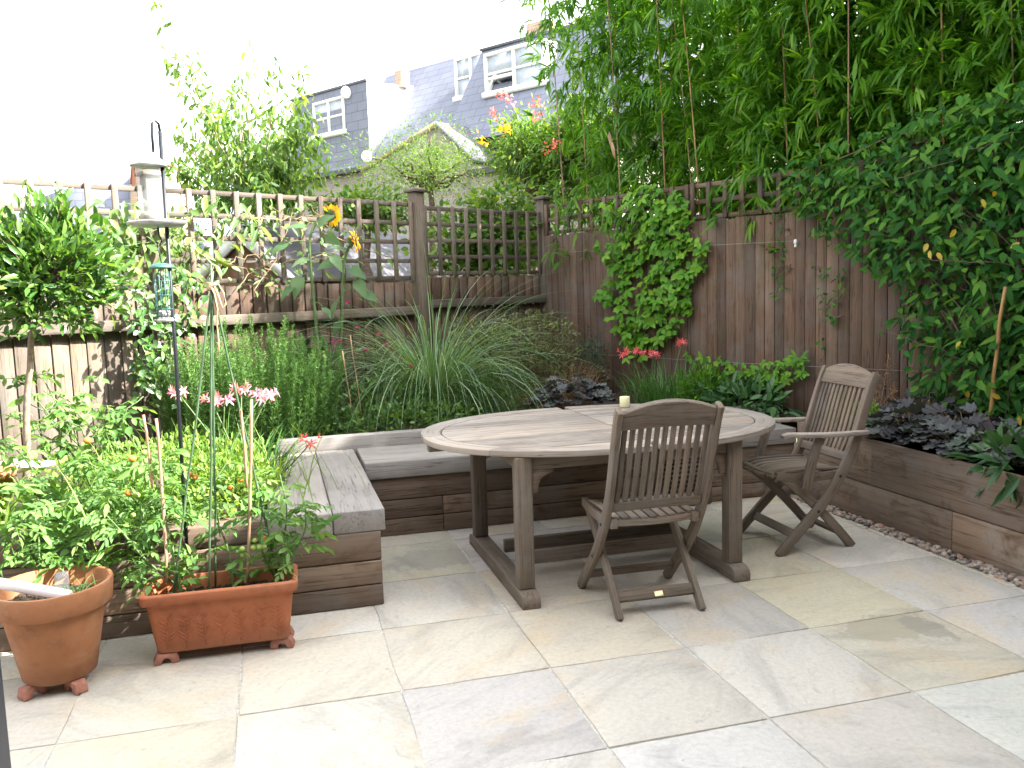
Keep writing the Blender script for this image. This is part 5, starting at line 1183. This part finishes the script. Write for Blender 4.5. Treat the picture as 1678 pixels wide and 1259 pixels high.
tomato('tomato plants in the trough with a truss of small ripe and green tomatoes', [
    [(-.83, -.64, .25), (-.86, -.63, .5), (-.89, -.55, .72), (-.86, -.50, .86)],
    [(-.62, -.61, .25), (-.64, -.58, .45), (-.70, -.55, .66), (-.62, -.5, .80)],
    [(-.45, -.62, .25), (-.41, -.62, .42), (-.38, -.60, .58), (-.40, -.56, .74)],
    [(-.43, -.60, .25), (-.50, -.62, .45), (-.48, -.58, .62), (-.52, -.52, .78)],
    [(-.80, -.60, .25), (-.95, -.62, .42), (-1.05, -.58, .55), (-1.12, -.52, .62)],
    [(-.40, -.63, .25), (-.36, -.66, .40), (-.31, -.66, .50), (-.30, -.64, .60)]], 24, .108,
    fruits([(397, 900, .013, 0), (415, 898, .012, 0), (425, 897, .013, 0), (433, 896, .012, 0), (432, 882, .012, 1), (398, 910, .012, 0), (418, 886, .011, 0)], -.68)
    + fruits([(210, 808, .015, 1), (225, 812, .014, 0), (310, 778, .016, 1), (320, 782, .014, 1), (394, 786, .014, 1), (378, 800, .014, 1), (368, 790, .013, 0), (152, 856, .016, 0), (218, 845, .014, 0)], -.5), (-.66, -.62, .25))
tomato('sprawling tomato plants spilling over the sleeper wall behind the round pot', [
    [(-1.10, -.10, .45), (-1.20, -.25, .62), (-1.35, -.40, .66), (-1.48, -.50, .60)], [(-1.0, -.15, .45), (-1.05, -.30, .64), (-1.12, -.42, .66), (-1.18, -.52, .56)],
    [(-1.35, .0, .45), (-1.45, -.2, .66), (-1.55, -.32, .72), (-1.68, -.4, .66)], [(-.95, -.1, .45), (-.93, -.3, .62), (-.97, -.44, .62), (-1.0, -.55, .50)],
    [(-1.25, .1, .45), (-1.28, -.05, .72), (-1.25, -.2, .80), (-1.15, -.3, .76)], [(-1.5, .2, .45), (-1.55, .1, .75), (-1.62, .0, .88), (-1.7, -.1, .86)],
    [(-1.1, .15, .45), (-1.08, .05, .70), (-1.02, -.08, .78), (-.92, -.2, .74)], [(-1.4, -.1, .45), (-1.42, -.3, .56), (-1.40, -.45, .52), (-1.38, -.55, .44)],
    [(-1.2, -.1, .45), (-1.22, -.32, .54), (-1.25, -.46, .50), (-1.28, -.54, .42)], [(-1.05, -.1, .45), (-1.04, -.32, .55), (-1.06, -.41, .45), (-1.07, -.44, .33)], [(-1.5, -.1, .45), (-1.5, -.3, .58), (-1.48, -.42, .50), (-1.46, -.47, .40)]], 29, .112,
    fruits([(143, 722, .017, 1), (217, 752, .018, 1), (236, 742, .014, 0), (78, 830, .016, 0)], -.25), (-1.2, -.1, .45))
p = plant('herb_mound', 'sunny lime green mound of herbs filling the left bed', 'herb', (-.75, .25, .45))
m = MB()
for c, rad, n in (((-.68, .10, .52), (.28, .34, .24), 3000), ((-.95, .35, .55), (.34, .4, .26), 3000), ((-1.35, .45, .5), (.35, .4, .22), 1800), ((-.60, .5, .50), (.24, .3, .2), 1500)): clump_leaves(m, c, rad, n, .034, .017, up=.5, shell=.4, cut=.44)
m.build('foliage', L_LIME, p); s = MB(); n = 160; a = rng.uniform(0, 2*PI, n); blades(s, np.stack([-.85+rng.normal(size=n)*.3, .2+rng.normal(size=n)*.25, np.full(n, .46)], 1), a, rng.uniform(.3, .48, n), rng.uniform(R(65), R(88), n), rng.uniform(.1, .9, n), rng.uniform(.006, .01, n), 6); s.build('stems', L_LIME, p)['kind'] = 'stuff'
p = plant('dahlia_plant', 'bushy plant with paired leaflets against the sunlit fence below the bay', 'plant', (-1.35, .85, .45)); m = MB(); s = MB()
for px, py in ((30, 650), (70, 640), (100, 650), (130, 625), (150, 650), (175, 665), (200, 690), (110, 690), (160, 700), (60, 690), (20, 620), (215, 675), (185, 720), (90, 730), (45, 720), (130, 740), (10, 680), (235, 650), (60, 615)):
    e = at(px, py, 5.0+rng.uniform(-.25, .3)); b0 = np.array((-1.35+rng.normal()*.12, .9+rng.normal()*.1, .45)); q = jig(curve(b0, e, .08, 8), .01); s.tube(q, np.linspace(.006, .003, 8), 5, cap=False); k = 5; j = rng.integers(4, 8, k); az = rng.uniform(0, 2*PI, k)
    compound(m, q[j], np.stack([np.cos(az), np.sin(az)*.6-.3, rng.uniform(-.1, .5, k)], 1), rng.uniform(.10, .17, k), .26, pairs=2)
m.build('foliage', L_TOMATO, p); s.build('stems', STEM, p)
p = plant('strap_leaved_plant', 'tuft of pale strap leaves at the left edge before the fence', 'plant', (-1.75, .3, .45)); m = MB(); n = 46; a = rng.uniform(0, 2*PI, n); blades(m, np.stack([-1.70+rng.normal(size=n)*.05, .15+rng.normal(size=n)*.05, np.full(n, .45)], 1), a, rng.uniform(.25, .42, n), rng.uniform(R(60), R(86), n), rng.uniform(.2, 1.2, n), rng.uniform(.012, .02, n), 7); m.build('leaves', L_LIME, p)
c0 = at(38, 765, 4.35); m = MB(); 
for k in range(5): m.ball(c0+rng.normal(size=3)*np.array((.05, .03, .012)), .05, 9, 6, (1.3, .8, .35), rot=rotz((math.cos(k), math.sin(k))))
tag(m.build('white_stone_heap', WHITE, smooth=False), 'bright white crumpled packaging lying among the plants at the left', 'packaging')
bpy.data.objects['white_stone_heap'].name = 'crumpled_packaging'
p = plant('seedling', 'few thin weed seedlings in the large round pot', 'plant', (PX, PY, .345)); m = MB(); n = 22; blades(m, np.stack([PX+.08+rng.normal(size=n)*.035, PY+.03+rng.normal(size=n)*.03, np.full(n, .345)], 1), rng.uniform(0, 2*PI, n), rng.uniform(.04, .11, n), rng.uniform(R(50), R(85), n), rng.uniform(.2, 1.2, n), np.full(n, .006), 5); m.build('leaves', L_TOMATO, p)

# ================================================================== HOUSES BEYOND THE GARDEN
hd_ = np.array([-.559, .829]); hd_ /= np.linalg.norm(hd_); nf = np.array([-hd_[1], hd_[0]]); H0 = at(600, 273, 24)
def HP(s, off, z): return np.array((H0[0]-hd_[0]*s+nf[0]*off, H0[1]-hd_[1]*s+nf[1]*off, z))
def prism_s(m, prof, s0, s1, r=.5):
    """profile in (off, z) run along the row of houses from s0 to s1"""
    n = len(prof); V = [HP(s0, o, z) for o, z in prof]+[HP(s1, o, z) for o, z in prof]
    for i in range(n):
        j = (i+1) % n; (o0, z0), (o1, z1) = prof[i], prof[j]; L = math.hypot(o1-o0, z1-z0); base = sum(math.hypot(prof[k+1][0]-prof[k][0], prof[k+1][1]-prof[k][1]) for k in range(i)) if i else 0
        m.poly([V[i], V[i+n], V[j+n], V[j]], [(0, 1, 2, 3)], g=[(s0, base, 0), (s1, base, 0), (s1, base+L, 0), (s0, base+L, 0)], r=r)
    for q, o_ in ((V[:n][::-1], 1), (V[n:], -1)):
        pr_ = prof[::-1] if o_ == 1 else prof
        m.poly(q, [tuple(range(n))], g=[(o, z, 0) for o, z in pr_], r=r)
def hwindow(parent, s0, s1, z0, z1, off, cols, open_=None, blind=0.0, depth=.5):
    w = MB(); f = .075
    def bx(a, b_, c, d, o0, o1, mm):
        V = [HP(a, o0, c), HP(b_, o0, c), HP(b_, o0, d), HP(a, o0, d), HP(a, o1, c), HP(b_, o1, c), HP(b_, o1, d), HP(a, o1, d)]
        mm.poly(V, [(0, 1, 2, 3), (7, 6, 5, 4), (0, 4, 5, 1), (1, 5, 6, 2), (2, 6, 7, 3), (3, 7, 4, 0)])
    bx(s0, s1, z1-f, z1, off, off-depth, w); bx(s0-.05, s1+.05, z0-.05, z0+f, off+.05, off-depth, w)
    for k in range(cols+1):
        c = s0+f/2+(s1-s0-f)*k/cols; bx(c-f/2, c+f/2, z0+f, z1-f, off-.003, off-depth, w)
    fr_ = w.build('window', WHITE, parent)
    g = MB(); w2 = MB(); dk = MB(); zm = (z0+z1)/2; anyd = False
    for k in range(cols):
        a, b_ = s0+f+(s1-s0-f)*k/cols, s0+(s1-s0-f)*(k+1)/cols
        bx(a, b_, zm-.03, zm+.03, off-.03, off-.08, w2)
        if open_ == k: bx(a, b_, z0+f, zm-.14, off-.25, off-.27, dk); bx(a, b_, zm-.14, zm-.06, off-.05, off-.09, w2); anyd = True; bx(a, b_, zm+.03, z1-f, off-.06, off-.07, g)
        else: bx(a, b_, z0+f, zm-.03, off-.06, off-.07, g); bx(a, b_, zm+.03, z1-f, off-.045, off-.055, g)
    g.build('pane', PANE, fr_); w2.build('sash', WHITE, fr_)
    if anyd: dk.build('dark_room_sheet', WINDOWDARK, fr_)  # near-black sheet paints in the shade of the room behind the open sash
hs_ = thing('slate_roofed_house', 'row house with bluish slate mansard roof, dormers and white sash windows beyond the garden', 'house', tuple(HP(2, 0, 0)))
m = MB(); prism_s(m, [(-.1, -.05), (-.1, 4.9), (-7, 4.9), (-7, -.05)], -5.5, 10); m.build('wall', BRICK, hs_)
m = MB(); prism_s(m, [(.02, 5.02), (.0, 7.27), (-3.2, 7.27), (-3.2, 5.02)], -3.25, .17); m.build('dormer', SLATE, hs_)
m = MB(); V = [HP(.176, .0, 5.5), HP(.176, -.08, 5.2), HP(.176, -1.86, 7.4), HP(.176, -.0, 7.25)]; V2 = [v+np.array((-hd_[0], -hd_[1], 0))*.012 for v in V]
m.poly(V+V2, [(3, 2, 1, 0), (4, 5, 6, 7)]+[(i, (i+1) % 4, (i+1) % 4+4, i+4) for i in range(4)]); m.build('dormer_cheek_painted_sun', WHITE, hs_)  # slate cheek coloured white to paint in its sunlight
m = MB(); prism_s(m, [(.08, 5.01), (-2.26, 8.05), (-5, 8.05), (-5, 5.01)], -1.5, 3.765, .6); m.build('roof', SLATE, hs_)
m = MB(); prism_s(m, [(.8, 5.0), (-.8, 7.5), (-4.5, 7.5), (-4.5, 5.0)], 3.77, 10, .7); m.build('roof', SLATE, hs_)
m = MB(); prism_s(m, [(-.74, 7.5), (-.72, 7.55), (-1.1, 7.55), (-1.1, 7.5)], 3.75, 10); m.build('coping', FELT, hs_)
m = MB(); prism_s(m, [(.14, 4.88), (.14, 5.0), (-.1, 5.0), (-.1, 4.88)], -5.5, 3.7); m.build('gutter', GUTTER, hs_)
m = MB(); prism_s(m, [(.04, 7.27), (.04, 7.33), (-.4, 7.33), (-.4, 7.27)], -3.3, .2); m.build('coping', FELT, hs_)
m = MB(); prism_s(m, [(.02, 5.02), (-.9, 6.5), (-3, 6.5), (-3, 5.02)], -5.6, -3.26); m.build('roof', SLATE, hs_)
hwindow(hs_, -2.22, -.80, 6.04, 7.04, .05, 2); hwindow(hs_, 2.48, 3.62, 6.55, 7.62, -1.1, 2); hwindow(hs_, 4.66, 6.5, 6.12, 7.10, .15, 2, open_=0)
m = MB(); prism_s(m, [(-1.2, 7.3), (-1.2, 7.75), (-1.5, 7.75), (-1.5, 7.3)], .02, .3); m.build('chimney', BRICKTAN, hs_)
m = MB(); prism_s(m, [(-1.6, 7.5), (-1.6, 8.15), (-2.1, 8.15), (-2.1, 7.5)], 4.6, 5.3); m.build('chimney', BRICKTAN, hs_)
def dish(px, py, off, lab):
    c = on_line(px, py, H0, nf, off); m = MB(); f = norm(CAM-c+np.array((2.0, 0, 3.0))); u = norm(np.cross(f, UPV)); v = np.cross(u, f); m.ball(c, .15, 16, 6, (1, 1.15, .25), rot=np.stack([u, v, f], 1)); m.tube([c, c-np.array((*nf, 0))*.3], .02, 6); tag(m.build('satellite_dish', WHITE, smooth=True), lab, 'satellite dish')
dish(601, 257, .25, 'white satellite dish low on the slate roof above the brick wall'); dish(567, 152, .12, 'small white satellite dish at the top of the left dormer')
ex = thing('rear_extension', 'brick rear extension with a sloping coped parapet below the slate roof', 'building', tuple(HP(2, 1.6, 0)))
def extw(px, py): q = on_line(px, py, H0, nf, 1.6); return float((q-H0)[:2]@(-hd_)), float(q[2])
(sa, za), (sb, zb) = extw(596, 283), extw(716, 208)
m = MB(); V = [HP(sa, 1.6, -.05), HP(sb, 1.6, -.05), HP(sb, 1.6, zb), HP(sa, 1.6, za)]; V2 = [HP(sa, 0, -.05), HP(sb, 0, -.05), HP(sb, 0, zb), HP(sa, 0, za)]; gg = [(sa, 0, 0), (sb, 0, 0), (sb, zb, 0), (sa, za, 0)]
m.poly(V+V2, [(0, 1, 2, 3), (7, 6, 5, 4), (0, 3, 7, 4), (1, 5, 6, 2)], g=gg+gg)
m.build('wall', BRICK, ex); m = MB(); V = [HP(sa-.05, 1.66, za), HP(sb, 1.66, zb), HP(sb, 1.66, zb+.12), HP(sa-.05, 1.66, za+.12)]; V2 = [v-np.array((*nf, 0))*1.6 for v in V]
m.poly(V+V2, [(0, 1, 2, 3), (7, 6, 5, 4), (3, 2, 6, 7), (0, 3, 7, 4), (1, 5, 6, 2), (0, 4, 5, 1)]); m.build('coping', GUTTERBROWN, ex)
(sc, zc) = extw(775, 268)
m = MB(); V = [HP(sb+.003, 1.6, -.05), HP(sc, 1.6, -.05), HP(sc, 1.6, zc), HP(sb+.003, 1.6, zb)]; V2 = [v-np.array((*nf, 0))*1.6 for v in V]; gg = [(sb, 0, 0), (sc, 0, 0), (sc, zc, 0), (sb, zb, 0)]; m.poly(V+V2, [(0, 1, 2, 3), (7, 6, 5, 4), (1, 5, 6, 2)], g=gg+gg); m.build('wall', BRICK, ex)
m = MB(); V = [HP(sb, 1.66, zb), HP(sc+.05, 1.66, zc), HP(sc+.05, 1.66, zc+.12), HP(sb, 1.66, zb+.12)]; V2 = [v-np.array((*nf, 0))*1.6 for v in V]; m.poly(V+V2, [(0, 1, 2, 3), (7, 6, 5, 4), (3, 2, 6, 7), (1, 5, 6, 2), (0, 4, 5, 1)]); m.build('roof', FELT, ex)
m = MB(); prism_s(m, [(1.75, -.05), (1.75, zc-.3), (0, zc-.3), (0, -.05)], sc+.06, 9.5); m.build('wall', BRICK, ex); m = MB(); prism_s(m, [(1.9, zc-.3), (1.9, zc-.18), (0.0, zc-.18), (0.0, zc-.3)], sc+.06, 9.5); m.build('gutter', GUTTER, ex)

# low house with brick chimney at the left
fh_ = thing('distant_house', 'low grey-roofed house with a tan brick gable far behind the bird feeder', 'house', tuple(at(200, 500, 28)))
def slab(m, pts, z, depth):
    V = [at(x, y, z) for x, y in pts]; bk = FW*np.array((1, 1, 0)); bk = bk/np.linalg.norm(bk)*depth; V2 = [v+bk for v in V]; n = len(V)
    g = [((v-V[0])@RT, v[2], 0) for v in V]; m.poly(V+V2, [tuple(range(n))[::-1], tuple(range(n, 2*n))]+[(i, (i+1) % n, (i+1) % n+n, i+n) for i in range(n)], g=g+g)
m = MB(); slab(m, [(60, 325), (215, 276), (300, 320), (300, 500), (60, 500)], 28, 6); m.build('roof', SLATE, fh_)
m = MB(); slab(m, [(214, 300), (217, 268), (276, 271), (290, 300), (290, 500), (214, 500)], 27.2, 1.2); m.build('gable', BRICKTAN, fh_)
m = MB(); slab(m, [(213, 302), (215, 265), (277, 268), (277, 272), (218, 270), (217, 302)], 27.1, 1.4); m.build('coping', REDTILE, fh_)
th_ = thing('terraced_houses', 'pale row of houses mostly hidden behind the left trellis', 'houses', tuple(at(100, 500, 34)))
m = MB(); slab(m, [(-200, 395), (170, 380), (520, 370), (520, 500), (-200, 500)], 34, 6); m.build('wall', STONEW, th_)
m = MB(); slab(m, [(-200, 360), (170, 347), (520, 340), (520, 371), (170, 381), (-200, 396)], 33.8, 6.4); m.build('roof', SLATE, th_)
for x in (175, 195, 240, 60, 110, 330, 420):
    m = MB(); slab(m, [(x, 408), (x+11, 408), (x+11, 432), (x, 432)], 33.95, .3); m.build('window', WINDOWDARK, th_)

# shed over the back fence
A, v_ = at(395, 378, 8.6), None
v_ = at(665, 400, 10.9)-A; v_[2] = 0; Lp, Rp = at(318, 466, 8.6), at(482, 458, 8.6); Lp[2] = Rp[2] = (Lp[2]+Rp[2])/2
sh = thing('garden_shed', 'neighbouring shed with white bargeboards and grey felt roof seen through the trellis', 'shed', (A[0], A[1], 0))
m = MB(); V = [Lp, Rp, A, Lp*np.array((1, 1, 0)), Rp*np.array((1, 1, 0))]; vn = norm(v_)*.03
V = [x+vn*3 for x in V]; m.poly(V+[x+v_ for x in V], [(3, 4, 1, 2, 0), (5, 7, 6, 9, 8), (1, 4, 9, 6), (0, 5, 8, 3)], g=[(x[2], x[0], 0) for x in V]*2); m.build('wall', BROWNTIMBER, sh)
up_ = np.array((0, 0, .05))
for P_, nm in ((Rp, 'roof'), (Lp, 'roof')):
    m = MB(); e = P_+(P_-A)*.08; V = [A+up_, e+up_, e+v_+up_, A+v_+up_]; m.poly(V+[x-up_*.7 for x in V], [(0, 1, 2, 3), (7, 6, 5, 4), (0, 4, 5, 1), (1, 5, 6, 2), (2, 6, 7, 3), (3, 7, 4, 0)]); m.build(nm, FELT, sh)
    m = MB(); w = np.array((0, 0, .115)); V = [A-vn*1.2, e-vn*1.2, e-vn*1.2-w, A-vn*1.2-w*1.35]; m.poly([x+up_ for x in V]+[x+up_+vn*1.1 for x in V], [(0, 1, 2, 3), (7, 6, 5, 4), (0, 4, 5, 1), (1, 5, 6, 2), (2, 6, 7, 3), (3, 7, 4, 0)]); m.build('bargeboard', WHITE, sh)
c0 = at(235, 400, 8.0); tree('leafy_shrub', 'sunlit leafy shrub behind the left trellis and the feeder', 'shrub', (c0[0], c0[1], 0), 3, c0, (.55, .35, .28), 1300, .08, .04, L_VINE, lobes=9)
